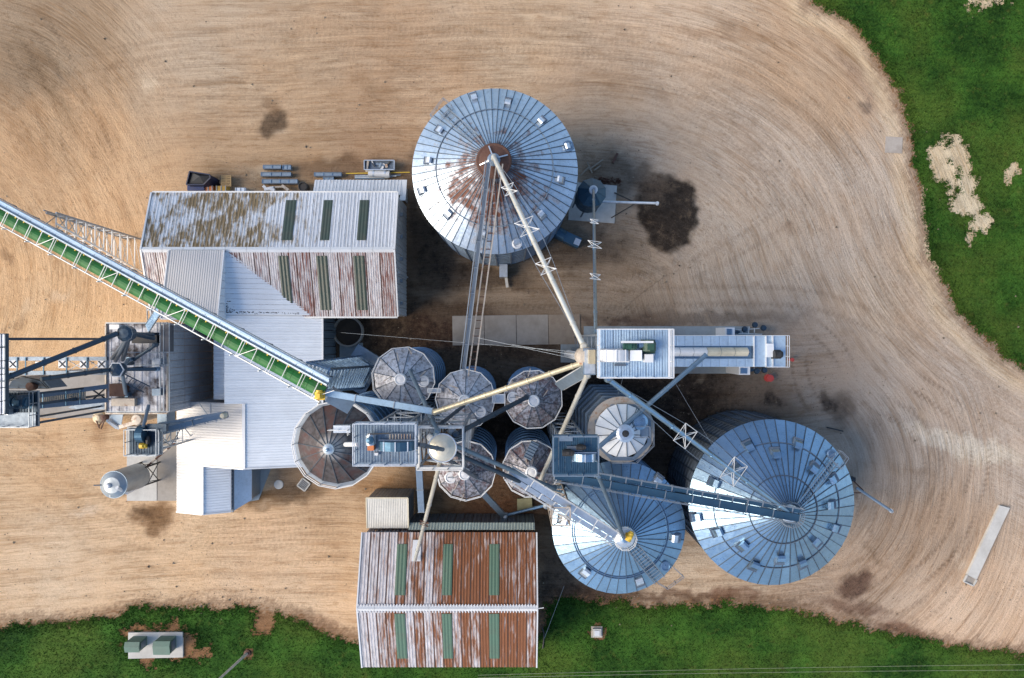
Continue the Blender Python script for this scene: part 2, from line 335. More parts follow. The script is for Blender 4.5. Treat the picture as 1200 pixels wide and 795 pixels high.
# wheel tracks: pairs of ruts along curved drives
RUT = np.zeros(len(GX))
def rut(pts, w=.22, gap=1.9, s=.5, pair=True):
    global RUT
    q = smooth_path([(gx(a), gy(b)) for a, b in pts]); qa = np.array(q); lo = qa.min(0)-3; hi = qa.max(0)+3
    S_ = np.where((GX > lo[0]) & (GX < hi[0]) & (GY > lo[1]) & (GY < hi[1]))[0]
    if not len(S_): return
    U, V, D = seg_field(GX[S_], GY[S_], q)
    brk = sstep(.25, .55, fbm(U*.6, V*.2, 4, 3, 1))*(.65+.35*np.sign(np.sin(U*9+np.abs(V)*4)))
    ends = sstep(0, 3, U)*sstep(0, 4, U.max()-U)
    for o in ([-gap/2, gap/2] if pair else [0]):
        RUT[S_] = np.maximum(RUT[S_], (1-sstep(w*.4, w*1.7, np.abs(V-o)))*s*brk*ends*(D < 6))
for a in [([(945,378),(970,395),(990,420),(998,445)],.2,1.9,.8),([(940,400),(935,430),(948,470),(975,500)],.2,1.9,.7),([(1060,440),(1110,470),(1150,510),(1150,560),(1120,640),(1060,690)],.3,2.2,.8),
          ([(1120,400),(1160,480),(1180,540),(1160,620),(1110,700),(1040,740)],.3,2.2,.5),([(1030,470),(1080,500),(1100,560),(1090,620),(1040,670),(960,700)],.3,2.2,.6),
          ([(1010,560),(1020,600),(1000,650),(950,690),(880,700)],.25,2.2,.5),([(40,20),(70,60),(90,110),(120,170),(135,230)],.3,2.2,.55),([(10,40),(40,90),(60,150),(70,200)],.3,2.2,.45),
          ([(250,150),(330,140),(420,130),(520,95),(620,70)],.25,2.,.35),([(150,200),(240,170),(300,130),(420,120)],.2,2.,.35),([(600,330),(700,335),(800,325),(900,270),(960,220)],.3,2.2,.4),
          ([(470,345),(600,350),(720,350),(850,345),(980,350),(1100,420)],.3,2.2,.45),([(760,120),(860,190),(900,260),(960,330)],.25,2.2,.3),([(840,100),(930,180),(960,250),(985,330)],.25,2.2,.3),
          ([(0,620),(120,640),(260,630),(420,640)],.25,2.2,.35),([(0,690),(160,690),(300,680),(420,690)],.25,2.2,.4),([(630,655),(700,690),(800,690),(930,690),(1020,660)],.3,2.2,.4),
          ([(980,700),(1040,725),(1100,745)],.25,1.9,.7),([(160,605),(185,598),(190,640)],.2,1.2,.5),([(60,480),(60,560),(100,640),(200,690)],.25,2.,.3),([(180,590),(185,620)],.2,.9,.7),
          ([(60,100),(160,80),(300,50),(500,30)],.3,2.,.3),([(500,10),(700,20),(850,60),(960,130),(1020,220),(1050,320)],.35,2.2,.35),([(700,50),(820,70),(930,130),(990,210),(1020,300)],.35,2.2,.4)]:
    rut(*a)
for k in range(46):                                       # many more faint passes, following the drives
    o1, o2 = _rs.uniform(-34, 34), _rs.uniform(-34, 34); ty = k % 4
    if ty == 0: pts = [(300+o2,40+o1*.9),(600,48+o1),(850,75+o1),(985-o1*.6,165+o2),(1035-o1*.7,300+o2),(1120-o1*.5,430+o1),(1230,520+o1*2)]
    elif ty == 1: pts = [(20+o2,560+o1*2),(180,640+o1),(300+o2,650+o1),(415,640+o1*1.4)]
    elif ty == 2: pts = [(1190,470+o1),(1120+o1,500+o2),(1085+o1,590),(1040+o1,670+o2*.5),(930,700+o2*.2),(700,685)]
    else: pts = [(150+o1*3,100+o2),(250+o1*2,110+o2*2),(420+o1,60+o2),(700+o1,60+o2*1.5),(880,140+o1),(960+o1,300+o2)]
    s_ = _rs.uniform(.2, .5)
    rut(pts, .18, 2.0, s_)
COLR = COLR*(1-RUT[:, None]*np.array([.42,.46,.50]))
# grass edge: the dirt just outside the grass is darker and redder
sdN = poly_sd(PXX, PYY, NE_POLY)*.11; sdS = poly_sd(PXX, PYY, S_POLY)*.11
nz = (fbm(GX, GY, 2.4, 4, 1)-.5)*1.5+(fbm(GX, GY, .7, 3, 2)-.5)*1.3
gm = np.maximum(sdN, sdS)+nz+(_rs.rand(len(GX))-.5)*.9
edge = np.exp(-((gm+.5)/.8)**2)*.6
COLR = COLR*(1-edge[:, None])+np.array(srgb(96,70,48)[:3])*edge[:, None]
edge2 = np.exp(-((sdN+nz*.6+2.0)/1.1)**2)*.5
COLR = COLR*(1-edge2[:, None])+np.array(srgb(206,184,150)[:3])*edge2[:, None]
# bare patches inside the grass
BARE = np.zeros(len(GX))
for x, y, rx, ry, an in [(1128,215,20,56,-20),(1106,190,16,24,0),(1145,262,14,20,0),(1185,205,8,14,0),(310,727,14,20,10),(186,756,46,25,0),(228,768,16,12,0),(289,766,7,7,0),(699,741,13,12,0),(1160,2,22,7,0)]:
    t = R_(an); dx, dy = WX2-x, WY2-y; u = (dx*math.cos(t)+dy*math.sin(t))/rx; v = (-dx*math.sin(t)+dy*math.cos(t))/ry
    BARE = np.maximum(BARE, 1-sstep(.35, 1.35, np.hypot(u, v)))
speck = fbm(GX, GY, .9, 3, 2)
NEb = (PXX > 1080) & (PYY < 320)
BARE = BARE*.75+np.where(NEb, (fbm(GX, GY, 1.3, 4, 2)-.5)*2.6, (speck-.5)*.8)*(BARE > .02)+(_rs.rand(len(GX))-.5)*.5*(BARE > .02)
GRASS = (gm > 0) & (BARE < .42)
bc = np.where(NEb[:, None], np.array([srgb(192,176,146)[:3]]), np.array([srgb(132,98,66)[:3]]))
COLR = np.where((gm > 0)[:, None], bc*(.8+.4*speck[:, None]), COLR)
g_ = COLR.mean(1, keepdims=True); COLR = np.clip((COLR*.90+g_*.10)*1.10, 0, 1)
# heights: slight relief, ruts, and the low pile of dark soil beside the blue hopper
GZ = (fbm(GX, GY, 5, 4, 3)-.5)*.14-RUT*.07-.09
pile = np.clip(1-np.hypot((WX-783)/38, (WY-252)/50), 0, 1); GZ = GZ+pile**.8*.55
GZ = np.where((np.abs(GX) < 76) & (np.abs(GY) < 54), GZ, -.09)
verts = np.stack([GX, GY, GZ], 1)
i = np.arange(NX*NY).reshape(NY, NX)
quads = np.stack([i[:-1, :-1].ravel(), i[:-1, 1:].ravel(), i[1:, 1:].ravel(), i[1:, :-1].ravel()], 1)
def np_mesh(name, v, q, mat, k=4):
    me = bpy.data.meshes.new(name); me.vertices.add(len(v)); me.vertices.foreach_set('co', v.astype(np.float32).ravel())
    me.loops.add(q.size); me.loops.foreach_set('vertex_index', q.astype(np.int32).ravel())
    me.polygons.add(len(q)); me.polygons.foreach_set('loop_start', np.arange(0, q.size, k, dtype=np.int32))
    me.update(calc_edges=True); me.materials.append(mat)
    o = bpy.data.objects.new(name, me); COL.objects.link(o); return o
def vattr(o, name, typ, data):
    a = o.data.attributes.new(name, typ, 'POINT'); a.data.foreach_set('color' if typ == 'FLOAT_COLOR' else 'vector' if typ == 'FLOAT_VECTOR' else 'value', data.astype(np.float32).ravel())
pathA = smooth_path([(gx(a), gy(b)) for a, b in [(-700,70),(200,60),(600,40),(800,50),(930,110),(1010,200),(1040,310),(1110,400),(1250,490),(1900,800)]], 4)
uA, vA, _ = seg_field(GX, GY, pathA)
cx_, cy_ = gx(905), gy(560); rB = np.hypot(GX-cx_, GY-cy_); thB = np.arctan2(GY-cy_, GX-cx_)
cx2, cy2 = gx(-120), gy(330); rD = np.hypot(GX-cx2, GY-cy2); thD = np.arctan2(GY-cy2, GX-cx2)
wig = (fbm(GX, GY, 18, 2, 0)-.5)*3.
wB = sstep(960, 1010, PXX)*sstep(420, 480, PYY)*(1-sstep(1140, 1230, PXX-(PYY-560)*.2))
wD = (1-sstep(120, 260, PXX))*(1-sstep(330, 520, PYY))
wA = (1-wB)*(1-wD)*np.clip((1-sstep(330, 430, PYY))+sstep(960, 1040, PXX), 0, 1)
wC = np.clip(1-wA-wB-wD, 0, 1)
t = NT('trodden_dirt')
def attr(n):
    x = t.n('ShaderNodeAttribute'); x.attribute_name = n; return x
ca = attr('col').outputs['Color']; sw = t.n('ShaderNodeSeparateXYZ'); t.l(attr('fw').outputs['Vector'], sw.inputs[0])
tot = None; tot2 = None; tf = None
for k, nm in enumerate(['fA', 'fB', 'fC']):
    v = attr(nm).outputs['Vector']
    a = t.noise(t.mapv(v, (.09, 3.8, 1)), 1, 8, .78); b = t.noise(t.mapv(v, (.035, .55, 1)), 1, 4, .6)
    s = t.math('ADD', t.math('MULTIPLY', a, .62), t.math('MULTIPLY', b, .38)); s = t.math('MULTIPLY', s, sw.outputs[k])
    m_ = t.math('MULTIPLY', t.noise(t.mapv(v, (.38, 1.5, 1)), 1, 8, .74), sw.outputs[k]); tf = m_ if tf is None else t.math('ADD', tf, m_)
    tot = s if tot is None else t.math('ADD', tot, s)
pn = t.noise(t.pos(), .11, 4, .6); pm = t.ramp(pn, .36, .62, .35, 1.25); tot = t.math('ADD', t.math('MULTIPLY', t.math('SUBTRACT', tot, .5), pm), .5)
p = t.pos(); f1 = tf; f2 = t.noise(p, 5.5, 5, .75); f3 = t.noise(p, .16, 5, .6); f4 = t.noise(p, 14, 3, .7)
c = t.mix(t.ramp(tot, .40, .50, 1., 0), ca, t.mix(1., ca, (.70,.62,.54,1), 'MULTIPLY'))
c = t.mix(t.ramp(tot, .50, .60, 0, .95), c, t.mix(1., ca, (1.24,1.25,1.26,1), 'MULTIPLY'))
c = t.mix(t.ramp(f1, .52, .64, 0, .75), c, t.mix(1., ca, (.66,.57,.48,1), 'MULTIPLY'))
c = t.mix(t.ramp(f1, .34, .47, .6, 0), c, t.mix(1., ca, (1.25,1.24,1.22,1), 'MULTIPLY'))
c = t.mix(t.ramp(f2, .52, .70, 0, .6), c, t.mix(1., ca, (.5,.43,.37,1), 'MULTIPLY'))
c = t.mix(t.ramp(f4, .62, .74, 0, .5), c, (.50,.44,.36,1))
c = t.mix(t.ramp(f3, .4, .6, 0, .3), c, t.mix(1., ca, (1.10,.95,.80,1), 'MULTIPLY'))
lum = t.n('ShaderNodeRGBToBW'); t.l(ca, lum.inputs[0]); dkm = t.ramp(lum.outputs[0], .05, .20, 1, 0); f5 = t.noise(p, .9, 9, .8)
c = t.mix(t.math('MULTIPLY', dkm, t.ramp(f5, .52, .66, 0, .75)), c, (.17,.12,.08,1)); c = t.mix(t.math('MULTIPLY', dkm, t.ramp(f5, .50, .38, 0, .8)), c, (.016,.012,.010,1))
t.l(c, t.b.inputs['Base Color']); t.b.inputs['Roughness'].default_value = .95; t.b.inputs['Specular IOR Level'].default_value = .2
hh = t.math('ADD', t.math('MULTIPLY', tot, 1.6), t.math('ADD', t.math('MULTIPLY', f2, .6), f1)); t.bump(hh, 1., .22)
DIRT = t.m
ground = np_mesh('ground', verts, quads, DIRT); ground['kind'] = 'structure'; ground['label'] = 'trodden tan dirt yard with wheel tracks, dark stains and painted-in shade'
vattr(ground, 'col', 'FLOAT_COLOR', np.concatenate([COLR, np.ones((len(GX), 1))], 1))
z0 = np.zeros(len(GX))
vattr(ground, 'fA', 'FLOAT_VECTOR', np.stack([uA, vA+wig*.4, z0], 1))
vattr(ground, 'fB', 'FLOAT_VECTOR', np.stack([np.where(wD > .01, thD*45, thB*14), np.where(wD > .01, rD+wig, rB+wig*.5), z0+5], 1))
vattr(ground, 'fC', 'FLOAT_VECTOR', np.stack([GX, GY+wig*.8+np.sin(GX*.07)*1.2, z0+9], 1))
vattr(ground, 'fw', 'FLOAT_VECTOR', np.stack([wA, wB+wD, wC], 1))
# grass: sheet just above the dirt plus tufts standing on it
t = NT('short_grass'); p = t.pos(); a = t.noise(p, .22, 5, .65); b = t.noise(p, 2.2, 6, .75); d = t.noise(t.mapv(p, (.25, 2.5, 1)), .8, 4, .6); e = t.noise(p, .7, 3)
g0 = t.noise(p, .09, 4, .6); c = t.mix(t.ramp(a, .38, .62), (.014,.048,.008,1), (.046,.125,.018,1)); c = t.mix(t.ramp(g0, .45, .62, 0, .6), c, (.085,.125,.022,1)); c = t.mix(t.ramp(g0, .47, .36, 0, .5), c, (.008,.030,.006,1))
c = t.mix(t.ramp(b, .45, .75, 0, .65), c, (.060,.135,.020,1)); c = t.mix(t.ramp(b, .46, .3, 0, .5), c, (.010,.034,.007,1))
c = t.mix(t.ramp(d, .5, .7, 0, .4), c, (.012,.042,.008,1)); c = t.mix(t.ramp(e, .6, .78, 0, .55), c, (.12,.13,.03,1))
t.l(c, t.b.inputs['Base Color']); t.b.inputs['Roughness'].default_value = .9; t.b.inputs['Specular IOR Level'].default_value = .1
t.bump(t.noise(p, 4, 5, .8), 1., .12); GRASSM = t.m
qg = GRASS[quads].all(1)
north = PYY < 600
for nm, sel, lab in (('grass', north, 'short green grass field with bare patches beside the curved yard edge'), ('grass', ~north, 'green grass verge along the lower edge of the yard')):
    qq = quads[qg & sel[quads[:, 0]]]; used, inv = np.unique(qq, return_inverse=True); vv = verts[used].copy(); vv[:, 2] += .05
    near = np.abs(vv[:, 0]) < 74; near &= np.abs(vv[:, 1]) < 52
    ed_ = np.where(near & ((np.abs(gm[used]) < .9) | (BARE[used] > .12)))[0]; idx = np.concatenate([_rs.choice(np.where(near)[0], 60000), _rs.choice(ed_, 16000)]); jit = np.where(np.arange(len(idx)) < 60000, .12, .46); base = vv[idx]+np.stack([_rs.uniform(-1, 1, len(idx))*jit, _rs.uniform(-1, 1, len(idx))*jit, np.zeros(len(idx))], 1)
    an = _rs.uniform(0, 6.283, len(idx)); ln = _rs.uniform(.07, .20, len(idx)); hh_ = _rs.uniform(.05, .16, len(idx)); w = ln*.32
    dx, dy = np.cos(an), np.sin(an)
    A = base+np.stack([-dy*w, dx*w, -.01+0*an], 1); B = base+np.stack([dy*w, -dx*w, -.01+0*an], 1); C = base+np.stack([dx*ln, dy*ln, hh_], 1); D = C+np.stack([dx*ln*.4, dy*ln*.4, -hh_*.4], 1)
    n0 = len(vv); V = np.concatenate([vv, A, B, C, D]); m = len(idx); k = np.arange(m)
    T1 = np.stack([n0+k, n0+m+k, n0+3*m+k, n0+2*m+k], 1)
    g = np_mesh(nm, V, np.concatenate([inv.reshape(-1, 4), T1]), GRASSM); g['kind'] = 'stuff'; tag(g, lab, 'grass')
# loose stones and clods
m = 9000
cx3 = _rs.uniform(-66, 66, m*4); cy3 = _rs.uniform(-38, 43, m*4)
dens = .12+.5*(np.hypot(cx3/.11+600-740, 397.5-cy3/.11-250) < 95)+.45*(np.hypot((cx3/.11+600-640)/220, (397.5-cy3/.11-450)/110) < 1)+.4*(np.hypot((cx3/.11+600-350)/110, (397.5-cy3/.11-205)/24) < 1)+.3*(np.hypot((cx3/.11+600-960)/90, (397.5-cy3/.11-470)/60) < 1)+.3*(np.abs(397.5-cy3/.11-705) < 22)
ok = np.where(_rs.rand(m*4) < dens)[0][:m]; sx, sy = cx3[ok], cy3[ok]; m = len(ok); r = _rs.uniform(.03, .11, m)*(1+(_rs.rand(m) < .06)*1.2)
tet = np.array([(1,0,0),(-.5,.86,0),(-.5,-.86,0),(.1,.1,1.)])
rot = _rs.uniform(0, 6.28, m); ca_, sa_ = np.cos(rot), np.sin(rot)
V = []
for q in tet:
    V.append(np.stack([sx+(q[0]*ca_-q[1]*sa_)*r, sy+(q[0]*sa_+q[1]*ca_)*r, q[2]*r*1.3-.13], 1))
V = np.stack(V, 1).reshape(-1, 3); k = np.arange(m)*4
F = np.concatenate([np.stack([k, k+1, k+3], 1), np.stack([k+1, k+2, k+3], 1), np.stack([k+2, k, k+3], 1)])
t = NT('clods_and_stones'); n = t.noise(t.pos(), 1.7, 2); t.l(t.mix(t.ramp(n, .35, .65), (.06,.045,.03,1), (.30,.25,.19,1)), t.b.inputs['Base Color']); t.b.inputs['Roughness'].default_value = .95
st = np_mesh('loose_stones', V, F, t.m, 3); st['kind'] = 'stuff'; tag(st, 'small stones and clods strewn over the dirt around the bins', 'stones')

# ---------------------------------------------------------------- builders
def gabled_sheets(parent, name, a, b, c, d, n, mat, rib=.045, nrib=2, lift=0.0, seam=None):
    """corrugated sheets laid side by side on the quad a-b (top edge) / d-c (bottom edge); every sheet its own part"""
    out = []
    a, b, c, d = map(Vector, (a, b, c, d)); nrm = (b-a).cross(d-a).normalized()
    if nrm.z < 0: nrm = -nrm
    me = None; par = ((b-a)-(c-d)).length < .02
    for i in range(n):
        t0, t1 = i/n, (i+1)/n-.0012
        A, B, C, D = a.lerp(b, t0), a.lerp(b, t1), d.lerp(c, t1), d.lerp(c, t0)
        xs = [0]; hs = [0]
        for k in range(nrib):
            m0 = (k+.5)/nrib; w = .13/nrib*1.6
            xs += [m0-w, m0-w*.5, m0+w*.5, m0+w]; hs += [0, 1, 1, 0]
        xs.append(1); hs.append(0)
        j = ((i*7919) % 5)*.0015
        if par and me is not None:
            o = bpy.data.objects.new(name, me); COL.objects.link(o); o.parent = parent; o.location = (a.lerp(b, t0)-base0)+nrm*j
            out.append(o); continue
        mb = MB(); top = [A.lerp(B, x)+nrm*(h*rib+lift+(0 if par else j)) for x, h in zip(xs, hs)]; bot = [D.lerp(C, x)+nrm*(h*rib+lift+(0 if par else j)) for x, h in zip(xs, hs)]
        m = len(xs); fs = [[q, m+q, m+q+1, q+1] for q in range(m-1)]
        e = nrm*.02
        vs = top+bot+[A-e, B-e, C-e, D-e]
        fs += [[0, m-1, 2*m+1, 2*m], [m, 2*m+3, 2*m+2, 2*m-1], [2*m, 2*m+1, 2*m+2, 2*m+3]]
        mb.add(vs, fs)
        if (b-a).cross(d-a).z > 0: mb.f = [f[::-1] for f in mb.f]
        o = mb.build(name, mat, parent); out.append(o)
        if seam: o.data.materials.append(seam); o.data.polygons[m-2].material_index = 1
        if par: me = o.data; base0 = A.copy()
    return out
def wall_sheets(parent, p, q, z0, zt0, zt1, n, mat, out_n, name='wall_sheet'):
    """vertical cladding sheets from p to q (ground xy), top sloping zt0->zt1"""
    p, q = Vector((p[0], p[1], 0)), Vector((q[0], q[1], 0)); N = Vector((out_n[0], out_n[1], 0)).normalized()
    for i in range(n):
        a, b = p.lerp(q, i/n), p.lerp(q, (i+1)/n-.004); za, zb = lerp(zt0, zt1, i/n), lerp(zt0, zt1, (i+1)/n)
        xs = [0, .18, .24, .34, .40, .66, .72, .82, .88, 1]; hs = [0, 0, 1, 1, 0, 0, 1, 1, 0, 0]
        lo = [a.lerp(b, x)+N*(h*.04)+Vector((0, 0, z0)) for x, h in zip(xs, hs)]
        hi = [a.lerp(b, x)+N*(h*.04)+Vector((0, 0, lerp(za, zb, x))) for x, h in zip(xs, hs)]
        m = len(xs); mb = MB().add(lo+hi, [[k, k+1, m+k+1, m+k] for k in range(m-1)]); mb.build(name, mat, parent)
def strut(parent, name, p, q, w, mat, h=None):
    return MB().beam(p, q, w, h or w).build(name, mat, parent)
def railing(parent, pts, z, h, mat, closed=False, every=1.5, name='railing', th=.05):
    mb = MB(); P3 = [Vector(p) for p in pts]
    if closed: P3 = P3+[P3[0]]
    for a, b in zip(P3[:-1], P3[1:]):
        L = (b-a).length; n = max(1, round(L/every))
        for k in range(n+(0 if closed else 1)):
            c = a.lerp(b, k/n); mb.beam(c, c+Vector((0, 0, h)), th, th)
        for f in (1., .52): mb.beam(a+Vector((0, 0, h*f)), b+Vector((0, 0, h*f)), th, th)
    return mb.build(name, mat, parent)
def ladder(parent, p, q, w, mat, name='ladder', step=.45, rail=.06, up=(0, 0, 1)):
    p, q = Vector(p), Vector(q); d = (q-p).normalized(); s = d.cross(Vector(up))
    if s.length < .01: s = Vector((1, 0, 0))
    s = s.normalized()*w/2; mb = MB(); mb.beam(p-s, q-s, rail, rail); mb.beam(p+s, q+s, rail, rail)
    n = int((q-p).length/step)
    for i in range(1, n): c = p.lerp(q, i/n); mb.beam(c-s, c+s, rail*.7, rail*.7)
    return mb.build(name, mat, parent)
def lattice_tower(label, x, y, wx, wy, z0, z1, bays, mat, cat='tower', name='lattice_tower', taper=1.0, th=.16, parent=None, group=None):
    t = parent or thing(name, label, cat, (x, y, z0), group)
    def cor(z):
        f = lerp(taper, 1, (z-z0)/(z1-z0)); return [Vector((x+sx*wx/2*f, y+sy*wy/2*f, z)) for sx, sy in ((-1,-1),(1,-1),(1,1),(-1,1))]
    c0, c1 = cor(z0), cor(z1)
    for a, b in zip(c0, c1): strut(t, 'leg', a, b, th, mat)
    for i in range(bays+1):
        z = lerp(z0, z1, i/bays); c = cor(z); n_ = cor(lerp(z0, z1, min(bays, i+1)/bays))
        for k in range(4):
            if i: strut(t, 'crossbar', c[k]+Vector((0, 0, .01*k)), c[(k+1) % 4]+Vector((0, 0, .01*k)), th*.6, mat)
            if i < bays: strut(t, 'brace', c[k] if (i+k) % 2 else c[(k+1) % 4], n_[(k+1) % 4] if (i+k) % 2 else n_[k], th*.45, mat)
    return t
def cone_point(px, py, cx, cy, R, he, ha):
    z = he
    for _ in range(12):
        p = P(px, py, z); r = math.hypot(p.x-cx, p.y-cy); z = ha-(ha-he)*min(r, R)/R
    return P(px, py, z)
def silo(label, ec, er, he, ha, npan, nring, wm, rm, capm, group=None, a0=0., hub=.06, ribw=.07, ribh=.09, rings=(), name='grain_bin', stiff=0, stepped=False, roofn=None, capr=None, wall_n=None, corr=3):
    """ec: eave centre in photo px; er: eave radius in px; he/ha: eave and peak heights"""
    c = P(ec[0], ec[1], he); R = er*S0*(H-he); cx, cy = c.x, c.y
    t = thing(name, label, 'silo', (cx, cy, 0), group); t['R'] = R
    n = wall_n or npan; hr = he/nring; Rw = R-.12
    prof = []
    for k in range(corr):
        prof += [(Rw-.07, hr*(k)/corr+.001), (Rw+.0, hr*(k+.5)/corr)]
    prof += [(Rw-.05, hr-.001)]
    prof = [(Rw-.16, 0), (Rw-.16, .06)]+prof[1:-1]+[(Rw+.05, hr-.05), (Rw-.16, hr-.04)]
    first = MB().lathe((cx, cy, 0), prof, n, a0); first.f = first.f[:-1]
    r0 = first.build('wall_ring', wm, t, smooth=False)
    for k in range(1, nring): dup(r0, t, location=(0, 0, k*hr))
    if stiff:
        s0 = None
        for k in range(stiff):
            if s0 is None: s0 = MB().beam((cx+Rw+.05, cy, .0), (cx+Rw+.05, cy, he), .10, .14, up=(0, 1, 0)).build('stiffener', wm, t); s0.rotation_euler.z = a0
            else: dup(s0, t, rotation_euler=(0, 0, a0+2*math.pi*k/stiff))
    da = 2*math.pi/npan; rh = capr or R*hub; zh = ha-(ha-he)*rh/R; Re = R+.06; ze = he-(ha-he)*.06/R+.03
    ca, sa = math.cos(da/2), math.sin(da/2)
    def pt(r, s, lift=0): # s in -1..1 across the wedge
        a = s*da/2; z = zh+(ze-zh)*(r-rh)/(Re-rh)+lift; f = ca/math.cos(a); return Vector((cx+r*math.cos(a)*f, cy+r*math.sin(a)*f, z))
    w1 = ribw/R*0+1
    def side(r): return max(-.2, 1-2*ribw/(r*da))
    vs = [pt(rh, -1), pt(Re, -1), pt(Re, side(Re)), pt(rh, side(rh)), pt(Re, side(Re), ribh), pt(rh, side(rh), ribh), pt(Re, 1, ribh), pt(rh, 1, ribh), pt(Re, 1), pt(rh, 1), pt(Re, -1, -.12), pt(Re, 1, -.12)]
    fs = [[0,1,2,3],[3,2,4,5],[5,4,6,7],[7,6,8,9],[1,10,11,8,6,4,2]]
    mb = MB().add(vs, fs); p0 = mb.build('roof_panel', rm, t); p0.rotation_euler.z = a0; p0.data.materials.append(SEAM)
    for pi in (1, 2, 3): p0.data.polygons[pi].material_index = 1
    for k in range(1, npan): dup(p0, t, rotation_euler=(0, 0, a0+k*da))
    for rr in rings:
        z = ha-(ha-he)*rr; MB().ring((cx, cy, z+.04), R*rr, .07, .09, 64).build('roof_ring', wm, t)
    # peak collar and cap
    MB().lathe((cx, cy, zh-.05), [(rh+.12, 0), (rh+.12, .3), (rh, .42), (rh*.55, .5+rh*.12), (.0, .55+rh*.2)], max(12, min(24, npan))).build('peak_cap', capm, t)
    MB().lathe((cx, cy, zh), [(rh*.42, .3), (rh*.42, .75), (rh*.3, .8), (0, .82)], 14).build('fill_collar', wm, t)
    return t, cx, cy, R
def vents(t, cx, cy, R, he, ha, pts, mat, size=.75, style='hood'):
    """roof vents: a curved hood opening down the slope"""
    me = None
    for px, py in pts:
        p = cone_point(px, py, cx, cy, R, he, ha); a = math.atan2(p.y-cy, p.x-cx)
        if me is None:
            mb = MB(); s = size/2; sl = (ha-he)/R
            if style == 'hood':
                prof = [(-s*.85, 0), (-s*.85, s*.75), (-s*.4, s*1.15), (s*.4, s*1.15), (s*.95, s*.55), (s*.95, -.05)]
                vs = []
                for yy in (-s*.72, s*.72): vs += [(x, yy, z-sl*x*.9+.02) for x, z in prof]
                m = len(prof); mb.add(vs, [[k, k+1, m+k+1, m+k] for k in range(m-1)]+[list(range(m))[::-1], list(range(m, 2*m))])
                nf = len(mb.f); mb.box(-s*1.1, s*1.25, -s*.95, s*.95, -.25, .08)
            else:
                mb.lathe((0, 0, -.2), [(s*.8, 0), (s*.8, .45), (s, .46), (s, .6), (s*.3, .72), (0, .72)], 14)
            o = mesh_obj('roof_vent', mb.v, mb.f, mat, t); me = o.data; me.materials.append(GALV_DK)
            if style == 'hood':
                for q_ in range(nf, nf+6): me.polygons[q_].material_index = 1
                me.polygons[4].material_index = 1
        else:
            o = bpy.data.objects.new('roof_vent', me); COL.objects.link(o); o.parent = t
        o.location = (p.x-cx, p.y-cy, p.z); o.rotation_euler.z = a
def spout(label, p, q, r, mat, name='grain_spout', group='spouts running down from the elevator heads', flanges=4, truss=(), tm=None, n=14, elbow=True, guy=0, boxy=0):
    p, q = Vector(p), Vector(q); t = thing(name, label, 'spout', q, group); r *= .78
    MB().tube(p, q, r, n).build('pipe', mat, t, smooth=False)
    d = (q-p).normalized()
    for k in range(flanges):
        c = p.lerp(q, (k+.5)/flanges); MB().tube(c-d*.06, c+d*.06, r*1.2, n).build('flange', mat, t)
    if elbow:
        MB().tube(q-Vector((d.x, d.y, 0))*.05+Vector((0, 0, .1)), q+Vector((0, 0, -1.0)), r*1.15, n).build('elbow', mat, t)
        MB().lathe(p-Vector((0, 0, .3)), [(r*1.1, 0), (r*1.4, .3), (r*1.4, .7), (r*.8, .9)], n).build('inlet_collar', mat, t)
    s = d.cross(Vector((0, 0, 1))).normalized(); u = s.cross(d).normalized()
    for f, w in truss:
        c = p.lerp(q, f); tm = tm or RAIL_LT; L = w*.9; mb = MB()
        cs = [c+d*a+s*b+u*e for a, b, e in ((-L/2,-w/2,.2),(-L/2,w/2,.2),(L/2,w/2,.2),(L/2,-w/2,.2))]
        for a, b in ((0,1),(1,2),(2,3),(3,0),(0,2),(1,3)) if boxy else ((0,1),(2,3),(0,2),(1,3)): mb.beam(cs[a], cs[b], .05, .05)
        for a in cs: mb.beam(a, c-u*r, .05, .05)
        mb.build('truss_bracket', tm, t)
    if guy:
        mb = MB()
        for sg in (-1, 1):
            pts = [p]+[p.lerp(q, f)+s*sg*w/2+u*.2 for f, w in truss]+[q]
            for a, b in zip(pts[:-1], pts[1:]): mb.beam(a, b, .035, .035)
        mb.build('stay_wire', RAIL, t)
    return t
def platform(label, x0, y0, x1, y1, z, mat, name='elevator_platform', group='platforms of the elevator heads', deck='x', rail=RAIL_LT, nd=8, toe=.15):
    a, b = P(x0, y1, z), P(x1, y0, z); t = thing(name, label, 'platform', ((a.x+b.x)/2, (a.y+b.y)/2, 0), group)
    for i in range(nd):
        u0, u1 = i/nd, (i+1)/nd-.006; mb = MB(); j = (i*37 % 5)*.004
        X0, X1 = lerp(a.x, b.x, u0), lerp(a.x, b.x, u1)
        mb.box(X0, X1, a.y, b.y, z-.08, z+j)
        for k in range(3):
            xx = lerp(X0, X1, (k+.5)/3); mb.box(xx-.03, xx+.03, a.y+.1, b.y-.1, z+j, z+j+.05)
        mb.build('deck_panel', mat, t)
    mb = MB()
    for yy in (a.y+.1, b.y-.1): mb.beam((a.x, yy, z-.2), (b.x, yy, z-.2), .18, .24)
    for xx in (a.x+.1, b.x-.1): mb.beam((xx, a.y, z-.21), (xx, b.y, z-.21), .18, .24)
    mb.build('edge_frame', rail, t)
    railing(t, [(a.x+.05, a.y+.05, z), (b.x-.05, a.y+.05, z), (b.x-.05, b.y-.05, z), (a.x+.05, b.y-.05, z)], z, 1.1, rail, True, 1.3, th=.07)
    return t, a, b
